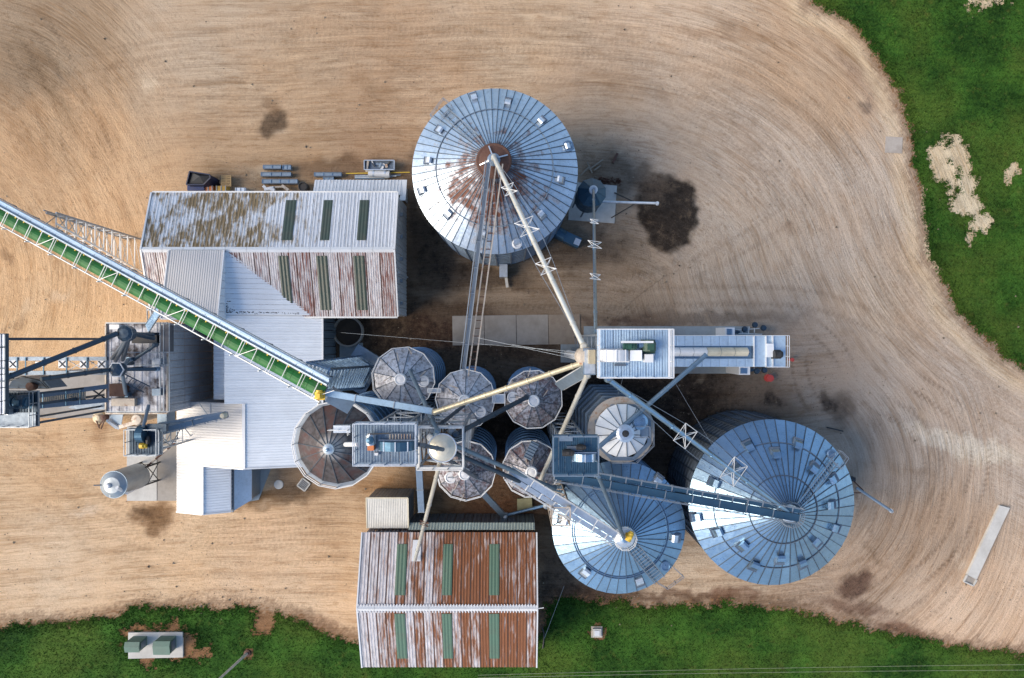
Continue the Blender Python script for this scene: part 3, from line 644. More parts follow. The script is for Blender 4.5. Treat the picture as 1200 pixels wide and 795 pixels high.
def head_drum(t, xa, xb, yc, w, z, mat, mat2=None, flip=False, hh=1.3):
    """bucket elevator head: arched cover along x, w wide in y"""
    n = 12; vs = []
    for yy in (yc-w/2, yc+w/2):
        for k in range(n+1):
            a = math.pi*k/n; vs.append(((xa+xb)/2-math.cos(a)*(xb-xa)/2, yy, z+.35+math.sin(a)*hh))
        vs += [(xb, yy, z), (xa, yy, z)]
    m = n+3
    o = MB().add(vs, [[k, k+1, m+k+1, m+k] for k in range(m-1)]+[list(range(m)), list(range(m, 2*m))[::-1]]).build('head_cover', mat, t)
    mb = MB()
    for f in (.18, .5, .82):
        a = math.acos(1-2*f); x = (xa+xb)/2-math.cos(a)*(xb-xa)/2; zz = z+.35+math.sin(a)*hh
        mb.beam((x, yc-w/2-.03, zz), (x, yc+w/2+.03, zz), .09, .09)
    mb.beam((xa, yc-w/2-.05, z+.35), (xb, yc-w/2-.05, z+.35), .08, .1); mb.beam((xa, yc+w/2+.05, z+.35), (xb, yc+w/2+.05, z+.35), .08, .1)
    mb.build('cover_seam', mat2 or mat, t)
    return o
def motor(t, c, r, L, ax, mat, label=None):
    c = Vector(c); d = Vector(ax).normalized()
    mb = MB().tube(c-d*L/2, c+d*L/2, r, 14).tube(c+d*L/2, c+d*(L/2+.15), r*.75, 14)
    for k in range(6): mb.tube(c-d*L*.4+d*L*.8*k/5-d*.015, c-d*L*.4+d*L*.8*k/5+d*.015, r*1.08, 14)
    mb.box(c.x-r*.5, c.x+r*.5, c.y-r*.5, c.y+r*.5, c.z+r*.7, c.z+r*1.3)
    mb.box(c.x-r*1.1, c.x+r*1.1, c.y-r*1.1, c.y+r*1.1, c.z-r*1.25, c.z-r*1.0)
    return mb.build('motor', mat, t, label=label)
def pad(label, pts, mat, th=.10, cat='concrete pad', joints=0):
    g = [P(x, y, 0) for x, y in pts]; o = MB().prism([(p.x, p.y) for p in g], -.35, th-.06).build('concrete_slab', mat); return tag(o, label, cat)

# ================================================================ concrete slabs on the ground
slab = thing('concrete_slab', 'long stained concrete slab left of the elevator with white roof deck, lying between bin groups', 'concrete pad', P(605, 387, 0))
sp = [P(530, 370.5), P(680, 368.5), P(681, 403.5), P(530.5, 405)]
for i in range(4):
    a, b = sp[0].lerp(sp[1], i/4), sp[0].lerp(sp[1], (i+1)/4-.004); c, d = sp[3].lerp(sp[2], (i+1)/4-.004), sp[3].lerp(sp[2], i/4)
    MB().prism([(q.x, q.y) for q in (a, b, c, d)], -.35, .05+.006*(i % 2)).build('slab_section', CONC if i != 3 else plain('stained_concrete', (.27,.22,.17), .9, dirt=.6, dirtcol=(.16,.10,.06), scale=2), slab)
pad('small concrete pad at the foot of the tall elevator, next to its left edge', [(657,403.5),(700,403.5),(700,425),(657,425)], CONC_BL)
pad('long concrete base strip under the blue-white grain dryer', [(684,382.5),(878,382.5),(878,438),(684,438)], CONC_BL, .07)
pad('pale blue concrete pad under the small blue hopper tank', [(668,213),(723,218),(720,262),(666,258)], CONC_LT, .14)
pad('wide concrete drive-over strip leading left from the receiving tower', [(-30,436),(135,436),(135,490),(-30,490)], CONC)
pad('grey concrete pad in front of the leaning white tank', [(149,500),(184,500),(184,587),(149,587)], CONC_LT, .14)
pad('narrow darker concrete strip between the tank pad and the white annex', [(184.5,500),(208,500),(208,587),(184.5,587)], CONC, .09)
pad('grey concrete ramp wedge beside the low end of the white annex', [(270,543),(320,543),(303,586),(270,592)], CONC_BL, .06)
o = pad('long pale concrete strip lying alone at the right edge of the yard', [(1170,592),(1182,595),(1143,679),(1132,673)], CONC_LT, .3)
e = [P(1132,673.5), P(1143,679.3), P(1139,686), P(1128,681)]
MB().prism([(q.x, q.y) for q in e], -.3, .12).build('dark_end', CONC, o)
mb = MB()
for a, b in ((e[0], e[3]), (e[3], e[2]), (e[2], e[1])): mb.beam(a+Vector((0,0,.2)), b+Vector((0,0,.2)), .16, .2)
mb.build('end_kerb', CONC_LT, o)
pad('small square concrete pad near the curved grass edge at upper right', [(1038,160),(1058,161),(1057,180),(1037,179)], plain('dusty_concrete', (.36,.32,.28), .9, dirt=.4), .045)
pad('yellow-green square cover slab among the dark soil below the small bins', [(606,584),(623,583),(624,598),(606,598)], plain('mossy_concrete', (.32,.30,.17), .9), .5, 'cover')
c = P(326.5, 568); solo('manhole_cover', MB().lathe((c.x, c.y, -.1), [(.6,0),(.6,.12),(.5,.16),(.1,.18),(0,.18)], 20), CONC_LT, 'round concrete manhole lid in dark earth beside the annex ramp', 'manhole')
t = thing('drain_grate', 'square steel grate set diagonally in the soil left of the sooty bin', 'grate', P(356, 568, 0)); c = P(356, 568)
fr = MB(); q4 = [c+Vector((math.cos(a)*.85, math.sin(a)*.85, .06)) for a in [R_(k*90+8) for k in range(4)]]
for k in range(4): fr.beam(q4[k], q4[(k+1) % 4], .14, .14)
fr.build('frame', CONC_LT, t)
for k in range(1, 7): strut(t, 'bar', q4[0].lerp(q4[1], k/7), q4[3].lerp(q4[2], k/7), .06, RAIL)
# round pit by the NW shed
t = thing('round_pit', 'dark round concrete pit beside the lower right corner of the striped shed', 'pit', P(409, 389, 0)); c = P(409, 389)
MB().lathe((c.x, c.y, -.1), [(1.75,0),(1.95,0),(1.95,.9),(1.75,.9),(1.75,.0)], 36).build('rim', CONC, t)
MB().lathe((c.x, c.y, .0), [(1.75,0),(1.0,.02),(0,.04)], 36).build('lid', SOIL, t)
pad('flat grey concrete apron in the shade under the braced conveyor tower', [(398,402),(425,402),(426,418),(412,422),(398,420)], CONC_BL, .05)

# ================================================================ north-west shed
def zr(e): return e
EA, RI = 7.0, 9.35
RUSTSEAM = metal('dark_rusty_seam', (.10,.055,.04), .1, .7, rust=.5)
sh = thing('metal_shed', 'long white corrugated shed at upper left, mildewed north slope and red rust streaks south', 'shed', P(320, 300, 0))
a = P(178, 226, EA); b = P(464.8, 224.5, EA); r0, r1 = P(166, 293, RI), P(461.5, 292.5, RI); s0, s1 = P(168, 372, EA), P(464.5, 371, EA)
xw, xe = (a.x+r0.x)/2, b.x+.1; yn, ys = a.y, s1.y; yr = (r0.y+r1.y)/2
gabled_sheets(sh, 'roof_sheet', (xw, yr, RI), (xe, yr, RI), (xe, yn, EA), (xw, yn, EA), 36, NWN, nrib=2)
gabled_sheets(sh, 'roof_sheet', (xw, yr, RI), (xe, yr, RI), (xe, ys, EA), (xw, ys, EA), 18, NWS, nrib=6, seam=RUSTSEAM)
for k in range(12):
    x0 = lerp(xw, xe, k/12); x1 = lerp(xw, xe, (k+1)/12)-.03
    MB().add([(x0,yr-.32,RI-.06),(x1,yr-.32,RI-.06),(x0,yr,RI+.12),(x1,yr,RI+.12),(x0,yr+.32,RI-.06),(x1,yr+.32,RI-.06)],[[0,1,3,2],[2,3,5,4]]).build('ridge_cap', WHITE, sh)
for k, xx in enumerate((xw, xe)):
    mb = MB(); sx = -.12 if k == 0 else .12
    for yy, zz in ((yn, EA), (ys, EA)): mb.beam((xx+sx*.5, yy, zz+.03), (xx+sx*.5, yr, RI+.03), .18, .22)
    mb.build('barge_board', WHITE, sh)
wx0, wx1, wy0, wy1 = xw+.35, xe-.02, ys+.25, yn-.25
wall_sheets(sh, (wx0, wy1), (wx1, wy1), 0, EA-.15, EA-.15, 30, WHITE, (0, 1))
wall_sheets(sh, (wx0, wy0), (wx1, wy0), 0, EA-.15, EA-.15, 30, WHITE, (0, -1))
for xx, nx in ((wx0, -1), (wx1, 1)):
    wall_sheets(sh, (xx, wy0), (xx, yr), 0, EA-.1, RI-.1, 8, WHITE, (nx, 0)); wall_sheets(sh, (xx, yr), (xx, wy1), 0, RI-.1, EA-.1, 8, WHITE, (nx, 0))
def slope_strip(parent, name, x0p, x1p, ya, yb, za, zb, mat, f0, f1, x0b=None, x1b=None, lift=.075):
    """skylight strip on a slope between ridge (y=ya,z=za) and eave (yb,zb); f0..f1 fraction down"""
    g = lambda px, f: P(px, 0, lerp(za, zb, f)).x
    A = [(x0p, f0), (x1p, f0), (x1p, f1), (x0p, f1)]; X = (g(x0p, (f0+f1)/2), g(x1p, (f0+f1)/2))
    vs = []; n = 7; nn = Vector((0, -(zb-za), (yb-ya))).normalized(); nn = nn if nn.z > 0 else -nn
    for f in (f0, f1):
        for k in range(n):
            for dd in (0,): vs.append(Vector((lerp(X[0], X[1], k/(n-1)), lerp(ya, yb, f), lerp(za, zb, f)))+nn*(lift+(.035 if k % 2 else 0)))
    vs += [v-nn*.06 for v in vs]
    N = 2*n; fs = [[k, k+1, n+k+1, n+k] for k in range(n-1)]+[[0, n, N+n, N], [n-1, N+n-1, N+2*n-1, 2*n-1], [N]+list(range(0, n))+[N+n-1], [N+n]+list(range(n, 2*n))+[N+2*n-1]]
    return MB().add(vs, fs).build(name, mat, parent)
for xa, xb in ((333, 345), (377.5, 388), (420, 431)): slope_strip(sh, 'skylight', xa, xb, yr, yn, RI, EA, SKYL, .16, .86)
for xa, xb in ((329, 341), (373, 386), (416, 429)): slope_strip(sh, 'skylight', xa, xb, yr, ys, RI, EA, SKYL, .09, .90)
c = MB()
for k in range(5): c.box(wx1+.05, wx1+.35, lerp(wy0, wy1, .1+.19*k)-.2, lerp(wy0, wy1, .1+.19*k)+.2, 4.8, 5.3)
c.build('wall_lamp', RAIL, sh)
strut(sh, 'downpipe', (wx1+.15, wy0+5, .0), (wx1+.15, wy0+5, 6.8), .14, WHITE)
# gutter
for yy in (ys-.1, yn+.1): strut(sh, 'gutter', (xw, yy, EA-.1), (xe, yy, EA-.1), .2, RAIL_LT, .18)
# lean-to at its north-east
le = thing('lean_to_shed', 'low corrugated lean-to on the back wall at the right end of the striped shed', 'lean-to', P(420, 225, 0))
p0, p1 = P(369, 211, 4.2), P(470, 211, 4.2); lz = 5.2
gabled_sheets(le, 'roof_sheet', (p0.x, yn+.1, lz), (xe+.2, yn+.1, lz), (xe+.2, p1.y, 4.2), (p0.x, p0.y, 4.2), 13, NWN)
wall_sheets(le, (p0.x+.2, p0.y-.2), (xe+.1, p0.y-.2), 0, 4.1, 4.1, 12, WHITE, (0, 1))
wall_sheets(le, (p0.x+.2, yn+.1), (p0.x+.2, p0.y-.2), 0, lz-.1, 4.1, 2, WHITE, (-1, 0)); wall_sheets(le, (xe+.1, yn+.1), (xe+.1, p0.y-.2), 0, lz-.1, 4.1, 2, WHITE, (1, 0))
MB().beam((xe+.35, p0.y, 4.2), (xe+.35, yn-.6, 5.4), .7, .06).build('side_flashing', WHITE, le)

# ================================================================ white annex (several joined roofs)
an = thing('annex_building', 'white steel annex with left slopes tinted warm as lit and right slopes tinted bluish as shaded under the green conveyor', 'building', P(300, 470, 0))
zE, zT = 6.6, 9.2
xE = P(378, 0, zE).x; xT = P(262.5, 0, zT).x
yv = P(0, 369.5, 7.4).y
def planez(x): return lerp(zT, zE, (x-xT)/(xE-xT))
# triangular upper piece: from the shed ridge, narrowing to the shed eave
nst = 12
ytop = yr-.25
for i in range(nst):
    # horizontal strips, running east-west; each shortened by the valley
    f0, f1 = i/nst, (i+1)/nst-.004; y0, y1 = lerp(ytop, yv, f0), lerp(ytop, yv, f1)
    xr0 = lerp(xT+.3, xE, f0); xr1 = lerp(xT+.3, xE, f1)
    vs = [(xT, y0, planez(xT)+.14), (xr0, y0, planez(xr0)+.14), (xr1, y1, planez(xr1)+.14), (xT, y1, planez(xT)+.14)]
    mb = MB().add(vs+[(v[0], v[1], v[2]-.12) for v in vs], [[0,3,2,1],[3,7,6,2],[0,1,5,4],[1,2,6,5],[0,4,7,3]])
    for g in (.33, .78):
        yy = lerp(y0, y1, g); xr = lerp(xr0, xr1, g); mb.beam((xT, yy, planez(xT)+.16), (xr, yy, planez(xr)+.16), .07, .06)
    mb.build('roof_sheet', WHITE_B, an)
strut(an, 'valley_flashing', (xT+.3, ytop, planez(xT+.3)+.20), (xE, yv, planez(xE)+.2), .16, WHITE, .05)
# lower east slope (full width down to the south edge), x from ridge 286 south / 262 north
def hsheets(x0, z0, x1, z1, ya, yb, n, mat, lift=0.):
    return gabled_sheets(an, 'roof_sheet', (x0, ya, z0+lift), (x0, yb, z0+lift), (x1, yb, z1+lift), (x1, ya, z1+lift), n, mat, nrib=3, rib=.035)
zR2 = 8.55; xR2 = P(286, 0, zR2).x
yS0 = P(0, 473.5, zR2).y; yS1 = P(0, 549.5, zR2).y
hsheets(xT, zT, xE, zE, yv, yS0, 11, WHITE_B, -.12)
hsheets(xR2, planez(xR2), xE, zE, yS0, yS1, 8, WHITE_B, -.125)
zR2 = planez(xR2)-.12
zW = 5.4; xW = P(207, 0, zW).x
hsheets(xR2, zR2, xW, zW, yS0, yS1, 8, WHITE_W)
# lower southern part: ridge at px 237
zR3 = lerp(zW, zR2, .38); xR3 = P(237.5, 0, zR3).x; yS2 = P(0, 603, zR3).y; x3e = P(271, 0, 5.2).x
hsheets(xR3, lerp(zW, zR2, (xR3-xW)/(xR2-xW))-.01, xW, zW-.01, yS1-.02, yS2, 6, WHITE_W)
zR3 = lerp(zW, zR2, (xR3-xW)/(xR2-xW))-.01
hsheets(xR3, zR3, x3e, 5.3, yS1-.1, yS2, 6, WHITE_B)
mb = MB(); mb.beam((xR2, yS0, zR2+.08), (xR2, yS1, zR2+.08), .35, .07); mb.beam((xR3, yS1, zR3+.08), (xR3, yS2, zR3+.08), .3, .07)
mb.build('ridge_cap', WHITE, an)
mb = MB(); mb.beam((xR2, yS1, zR2+.02), (xE, yS1, zE-.08), .16, .2); mb.beam((xR3, yS2, zR3), (x3e, yS2, 5.3), .16, .2); mb.beam((xW, yS2, zW), (xR3, yS2, zR3), .16, .2)
mb.beam((xT, yv+.05, zT+.05), (xE, yv+.05, zE+.05), .14, .1); mb.beam((xE, yv, zE-.1), (xE, yS1, zE-.1), .16, .2); mb.beam((xR3, yS1, zR3+.05), (xR2, yS1-.02, zR2+.03), .16, .2)
mb.build('edge_trim', WHITE, an)
# walls
wall_sheets(an, (xE-.1, yv+.2), (xE-.1, yS1+.1), 0, zE-.2, zE-.2, 18, GALV_MID, (1, 0))
wall_sheets(an, (xE-.1, yS1+.1), (xR2, yS1+.1), 0, zE-.3, zR2-.2, 9, WHITE, (0, -1))
wall_sheets(an, (x3e-.1, yS1), (x3e-.1, yS2+.1), 0, 5.15, 5.15, 6, WHITE, (1, 0))
wall_sheets(an, (x3e-.1, yS2+.1), (xR3, yS2+.1), 0, 5.1, zR3-.2, 4, WHITE, (0, -1)); wall_sheets(an, (xR3, yS2+.1), (xW+.1, yS2+.1), 0, zR3-.2, zW-.2, 4, WHITE, (0, -1))
wall_sheets(an, (xW+.1, yS2+.1), (xW+.1, yS0-.1), 0, zW-.15, zW-.15, 14, WHITE, (-1, 0))
wall_sheets(an, (xW+.1, yS0-.1), (xR2, yS0-.1), 0, zW-.2, zR2-.2, 9, WHITE, (0, 1))
wall_sheets(an, (xT, yS0), (xT, yv), 0, zT-.2, zT-.2, 14, WHITE, (-1, 0)); wall_sheets(an, (xT, yS0+.02), (xR2, yS0+.02), 0, zT-.3, zR2-.2, 4, WHITE, (0, -1))
# the door lean-to on the east of the low part
l0, l1, l2, l3 = P(272,549,4.6), P(295,549,3.2), P(295,586,3.2), P(272,600,4.6)
d_ = thing('lean_to_shed', 'narrow grey lean-to with slanted end beside the lower tip of the white annex', 'lean-to', P(283, 575, 0))
mb = MB().add([l0, l1, l2, l3]+[v-Vector((0,0,.12)) for v in (l0, l1, l2, l3)], [[0,1,2,3][::-1],[0,1,5,4],[1,2,6,5],[2,3,7,6],[3,0,4,7]]); mb.build('roof', STEEL_LT, d_)
mb = MB().prism([(l0.x+.2, l0.y), (l1.x-.1, l1.y), (l2.x-.1, l2.y+.1), (l3.x+.2, l3.y+.1)], 0, 3.0); mb.build('wall', GALV_MID, d_)
strut(d_, 'gutter', l0+Vector((.1,0,.05)), l3+Vector((.1,0,.05)), .25, GALV_DK)
# raised white block at the annex's top left, ribs running north-south, rising to the south
bk = thing('raised_roof_block', 'raised white ribbed roof block between the striped shed ridge and the green conveyor', 'building', P(230, 340, 0))
zn, zs = 9.6, 11.4
xa_, xb_ = P(198, 0, zn).x, P(262.5, 0, zn).x; y_n = yr-.1; y_s = P(0, 374, zs).y
gabled_sheets(bk, 'roof_sheet', (xa_, y_n, zn), (xb_, y_n, zn), (xb_, y_s, zs), (xa_, y_s, zs), 8, WHITE_W, nrib=3)
for xx, nx in ((xa_, -1), (xb_, 1)): wall_sheets(bk, (xx, y_n), (xx, y_s), 0, zn-.1, zs-.1, 9, WHITE_B, (nx, 0))
wall_sheets(bk, (xa_, y_s), (xb_, y_s), 0, zs-.1, zs-.1, 8, WHITE_B, (0, -1)); wall_sheets(bk, (xa_, y_n), (xb_, y_n), 6, zn-.1, zn-.1, 8, WHITE_B, (0, 1))
mb = MB(); mb.beam((xb_+.02, y_n, zn+.05), (xb_+.02, y_s, zs+.05), .16, .12); mb.beam((xa_-.02, y_n, zn+.05), (xa_-.02, y_s, zs+.05), .16, .12); mb.beam((xa_, y_s, zs+.05), (xb_, y_s, zs+.05), .16, .12); mb.build('edge_trim', WHITE, bk)
# debris in the roof gutter
sd_ = P(250, 0, 6.2).x
gabled_sheets(an, 'roof_sheet', (xT-.05, yS0+.3, 6.5), (xT-.05, P(0, 384, 6).y, 6.5), (sd_, P(0, 384, 6).y, 6.1), (sd_, yS0+.3, 6.1), 8, WHITE_B, nrib=2)
lm = MB()
for k in range(150):
    f = random.random()**2.2; x = lerp(xT+.3, xE-2.4, f); y = yv+.12+random.random()*.35*(1-f*.6)+(random.random()**3*1.2 if f < .12 else 0); z = planez(x)+.14; s = random.uniform(.04, .13)
    lm.add([(x-s, y-s*.6, z), (x+s, y-s*.4, z), (x+s*.2, y+s*.6, z), (x, y, z+s*.7)], [[0,1,3],[1,2,3],[2,0,3]])
o = solo('leaf_litter', lm, BLACK, 'dark litter collected along the seam of the bluish annex roof', 'debris'); o['kind'] = 'stuff'

# ================================================================ south shed
EA2, RI2 = 6.0, 8.7
sh = thing('metal_shed', 'brown rusted gable shed at the bottom, whiter at its left end, with white ridge', 'shed', P(524, 700, 0))
xw = (P(425, 0, EA2).x+P(419, 0, RI2).x)/2; xe = (P(627.5, 0, EA2).x+P(629.8, 0, RI2).x)/2; yn = P(0, 624, EA2).y; ys = P(0, 782, EA2).y; yr = P(0, 708.5, RI2).y
yr = (yn+ys)/2
gabled_sheets(sh, 'roof_sheet', (xw, yr, RI2), (xe, yr, RI2), (xe, yn, EA2), (xw, yn, EA2), 19, SSH, nrib=3, seam=RUSTSEAM)
gabled_sheets(sh, 'roof_sheet', (xw, yr, RI2), (xe, yr, RI2), (xe, ys, EA2), (xw, ys, EA2), 19, SSH, nrib=3, seam=RUSTSEAM)
for k in range(10):
    x0 = lerp(xw-.1, xe+.1, k/10); x1 = lerp(xw-.1, xe+.1, (k+1)/10)-.02
    MB().add([(x0,yr-.36,RI2-.1),(x1,yr-.36,RI2-.1),(x0,yr,RI2+.16),(x1,yr,RI2+.16),(x0,yr+.36,RI2-.1),(x1,yr+.36,RI2-.1)],[[0,1,3,2],[2,3,5,4]]).build('ridge_cap', WHITE, sh)
mb = MB()
for k in range(60): x = lerp(xw, xe, k/60); mb.box(x, x+.12, yr-.5, yr+.5, RI2-.12, RI2+.0)
mb.build('ridge_closure', WHITE, sh)
for xx, sx in ((xw, -.07), (xe, .07)):
    mb = MB()
    for yy in (yn, ys): mb.beam((xx+sx, yy, EA2+.04), (xx+sx, yr, RI2+.04), .16, .2)
    mb.build('barge_board', WHITE, sh)
wall_sheets(sh, (xw+.3, yn-.2), (xe-.2, yn-.2), 0, EA2-.15, EA2-.15, 20, SSH, (0, 1)); wall_sheets(sh, (xw+.3, ys+.2), (xe-.2, ys+.2), 0, EA2-.15, EA2-.15, 20, SSH, (0, -1))
for xx, nx in ((xw+.3, -1), (xe-.2, 1)):
    wall_sheets(sh, (xx, ys+.2), (xx, yr), 0, EA2-.1, RI2-.1, 8, WHITE, (nx, 0)); wall_sheets(sh, (xx, yr), (xx, yn-.2), 0, RI2-.1, EA2-.1, 8, WHITE, (nx, 0))
for xa, xb in ((464, 476), (519, 530), (573.5, 585)):
    slope_strip(sh, 'skylight', xa, xb, yr, yn, RI2, EA2, SKYL2, .17, .84); slope_strip(sh, 'skylight', xa, xb, yr, ys, RI2, EA2, SKYL2, .08, .84)
# patch plate where the spout enters
def on_slope(px, py):
    z = 7.5
    for _ in range(10):
        p = P(px, py, z); z = EA2+(RI2-EA2)*(1-abs(p.y-yr)/(yn-yr))
    return P(px, py, z+.12)
q = [on_slope(484, 633), on_slope(493, 633), on_slope(493, 658), on_slope(482, 658)]
MB().add(q+[v-Vector((0,0,.1)) for v in q], [[0,1,2,3][::-1],[0,1,5,4],[1,2,6,5],[2,3,7,6],[3,0,4,7]]).build('roof_patch', WHITE, sh)
SPOUT_END = on_slope(487, 655)
strut(sh, 'ridge_pipe', (xe, yr, RI2), (xe+.8, yr+.1, RI2+.0), .08, RAIL_LT)
# lean-to strip
le = thing('lean_to_shed', 'narrow green-grey lean-to roof strip along the upper edge of the rusty shed', 'lean-to', P(552, 618, 0))
p0, p1 = P(480, 612.5, 4.6), P(626.5, 612.5, 4.6)
gabled_sheets(le, 'roof_sheet', (p0.x, yn+.15, 5.5), (p1.x, yn+.15, 5.5), (p1.x, p1.y, 4.7), (p0.x, p0.y, 4.7), 14, metal('grey_green_roof_steel', (.50,.56,.50), .2, .45), nrib=3)
wall_sheets(le, (p0.x, p0.y-.1), (p1.x, p0.y-.1), 0, 4.6, 4.6, 14, GALV_DK, (0, 1))
wall_sheets(le, (p1.x, yn), (p1.x, p0.y-.1), 0, 5.3, 4.6, 2, WHITE, (1, 0))
# small shed
ss = thing('small_shed', 'small cream ribbed flat-roofed shed against the top left corner of the rusty shed', 'shed', P(455, 600, 0))
a, b = P(429, 620.5, 5.6), P(478.5, 583, 5.2)
gabled_sheets(ss, 'roof_sheet', (a.x, b.y, 5.5), (b.x, b.y, 5.5), (b.x, a.y, 5.1), (a.x, a.y, 5.1), 6, metal('cream_roof_steel', (.66,.64,.58), .1, .5, dirt=.25), nrib=4)
wall_sheets(ss, (a.x+.1, b.y-.1), (b.x-.05, b.y-.1), 0, 5.3, 5.3, 6, GALV_MID, (0, 1)); wall_sheets(ss, (b.x-.1, b.y-.1), (b.x-.1, a.y), 0, 5.3, 5.0, 5, GALV_MID, (1, 0)); wall_sheets(ss, (a.x+.1, b.y-.1), (a.x+.1, a.y), 0, 5.3, 5.0, 5, GALV_MID, (-1, 0))
mb = MB(); mb.beam((a.x, b.y, 5.5), (b.x, b.y, 5.5), .15, .15); mb.beam((b.x, b.y, 5.5), (b.x, a.y, 5.1), .15, .15); mb.beam((a.x, b.y, 5.5), (a.x, a.y, 5.1), .15, .15); mb.build('edge_trim', CREAMP, ss)

# ================================================================ the bins
# north bin
NE_, NA = 13.7, 18.7; ncx, ncy = P(580, 201, NE_).xy
NROOF = metal('old_galvanised_roof', (.46, .54, .62), .75, .34, rust=.86, dirt=.35, rustrnd=.15, rustcol=(.085, .03, .016), rscale=.9, rustmask=lambda t, p: t.math('MULTIPLY', hubrust(ncx-.5, ncy-2.4, 9.5)(t, p), 1), rnd=.22)
nb, ncx, ncy, nR = silo('huge round bin at the top with rust spreading from its peak', (580, 201), 96.5, NE_, NA, 64, 9, GALV_MID, NROOF, RUST, 'large round grain bins', rings=(.70,), stiff=32, hub=.19, capr=1.62)
px_ = lambda zx, zy, ox, oy, s: (ox+zx*s, oy+zy*s)
v = [px_(a, b, 470, 90, .3019) for a, b in [(283,80),(415,100),(545,172),(648,272),(618,402),(545,537),(450,645),(183,535),(83,443),(107,327),(150,208),(316,612)]]
vents(nb, ncx, ncy, nR, NE_, NA, v, STEEL_LT, .85)
cp = lambda zx, zy, **k: cone_point(*px_(zx, zy, 470, 90, .3019), ncx, ncy, nR, NE_, NA)
up = Vector((0, 0, .35))
ladder(nb, cp(160, 130)+up, cp(290, 245)+up, 1.0, RAIL, 'roof_ladder', .7, .09)
a = cp(150, 130)
railing(nb, [a+Vector((-.9,-.9,.2)), a+Vector((.5,.9,.2)), a+Vector((1.4,.2,.1)), a+Vector((.2,-1.5,.1))], 0, 1.1, RAIL, True, 1.2, 'ladder_cage')
mb = MB().lathe((ncx, ncy, NA-.9), [(1.75,0),(1.85,.25),(1.75,.4)], 24); mb.build('peak_ring', RUST, nb)
for k in range(4):
    t_ = R_(20+90*k); strut(nb, 'peak_brace', (ncx+.5*math.cos(t_), ncy+.5*math.sin(t_), NA+.1), (ncx+1.5*math.cos(t_), ncy+1.5*math.sin(t_), NA-.3), .12, STEEL_LT)
# manhole on the roof at lower right, white
a = cp(450, 650); MB().lathe(a, [(.55,-.2),(.55,.35),(.4,.4),(.38,.3),(0,.32)], 18).build('roof_hatch', WHITE, nb)
a = cp(648, 272); MB().lathe(a, [(.6,-.2),(.6,.3),(.42,.32),(.4,.2),(0,.2)], 18).build('roof_hatch', GALV, nb)
# entry door block at the foot
b0 = P(590, 316, 1.5); solo('unload_chute', MB().box(b0.x-.5, b0.x+.5, b0.y-1.0, b0.y+.6, 0, 2.2), STEEL_LT, 'grey discharge box at the foot of the huge upper bin', 'chute')
b0, b1 = P(592.5, 322, .4), P(594.5, 337, .4); solo('plank', MB().beam(b0, b1, .35, .3), CONC_LT, 'short pale plank on the dirt just below the huge upper bin', 'plank')
t = thing('unload_hopper', 'small blue unloading fan housing beside the lower right foot of the huge upper bin', 'fan', P(668, 281, 0))
a = P(662, 277, 1.5); MB().beam((a.x, a.y, .9), (a.x+1.9, a.y-.9, .9), 1.3, 1.5).build('housing', DKBLUE, t); MB().tube((a.x-1.2, a.y+.7, 1.), (a.x, a.y, 1.), .8, 16).build('duct', DKBLUE, t); MB().beam((a.x+1.2, a.y-.6, 1.75), (a.x+1.9, a.y-.9, 1.75), .8, .1).build('cover_plate', STEEL_LT, t)

# south-east bin
SE_, SA = 11.6, 17.0
se, scx, scy, sR = silo('huge blue-grey bin at lower right with many square roof vents', (904, 588.7), 96.6, SE_, SA, 48, 10, GALV_DK, GALV, STEEL_LT, 'large round grain bins', rings=(.40, .75), stiff=48, capr=.85, a0=.03)
cs = lambda zx, zy: px_(zx, zy, 780, 460, .3017)
vents(se, scx, scy, sR, SE_, SA, [cs(*q) for q in [(320,208),(425,236),(510,200),(572,293),(645,335),(637,435),(655,525),(582,580),(528,662),(442,645),(342,670),(297,593),(200,540),(118,482),(188,350),(280,298)]], GALV, 1.1)
cq = lambda zx, zy: cone_point(*cs(zx, zy), scx, scy, sR, SE_, SA)
ladder(se, cq(515, 440)+up, cq(655, 262)+up, .8, RAIL, 'roof_ladder', .45, .08)
a = cq(655, 255); railing(se, [a+Vector((-1,.2,.2)), a+Vector((.2,1.,.2)), a+Vector((1.,.2,.2)), a+Vector((.2,-1,.2))], 0, 1.1, RAIL, True, 1.0, 'ladder_cage')
a = cq(640, 238); MB().lathe(a, [(.55,-.2),(.55,.35),(.4,.4),(.38,.3),(0,.32)], 18).build('roof_hatch', GALV, se)
railing(se, [Vector((scx+1.3*math.cos(k*math.pi/6), scy+1.3*math.sin(k*math.pi/6), SA-.6)) for k in range(12)], 0, 1.0, RAIL, True, 2, 'peak_railing')
# south bin
CE, CA = 11.5, 15.8
cb, ccx, ccy, cR = silo('round bin in lower centre, half white half blue, with yellow motor at its peak', (725, 618), 77.5, CE, CA, 40, 10, GALV, GALV, STEEL_LT, 'large round grain bins', rings=(.69, .72), stiff=20, capr=1.05, a0=.05)
c5 = lambda zx, zy: px_(zx, zy, 640, 530, .2139)
vents(cb, ccx, ccy, cR, CE, CA, [c5(*q) for q in [(95,370),(215,655),(510,705),(705,468),(610,150)]], STEEL_LT, 1.1)
cc = lambda zx, zy: cone_point(*c5(zx, zy), ccx, ccy, cR, CE, CA)
ladder(cb, cc(475, 520)+up, cc(620, 700)+up, 1.3, RAIL, 'roof_ladder', .5, .09)
railing(cb, [cc(600, 700), cc(640, 720)+Vector((.3,-.3,0)), cc(720, 660)+Vector((.5,-.2,0)), cc(690, 620)], .1, 1.0, RAIL, False, 1.1, 'eave_railing')
a = cc(650, 620); MB().lathe(a, [(.55,-.2),(.55,.4),(.45,.42),(.42,.3),(0,.32)], 18).build('roof_hatch', GALV, cb)
motor(cb, Vector((ccx+.35, ccy+.35, CA+.65)), .32, .9, (.5, 1, 0), YELLOW, 'yellow motor')
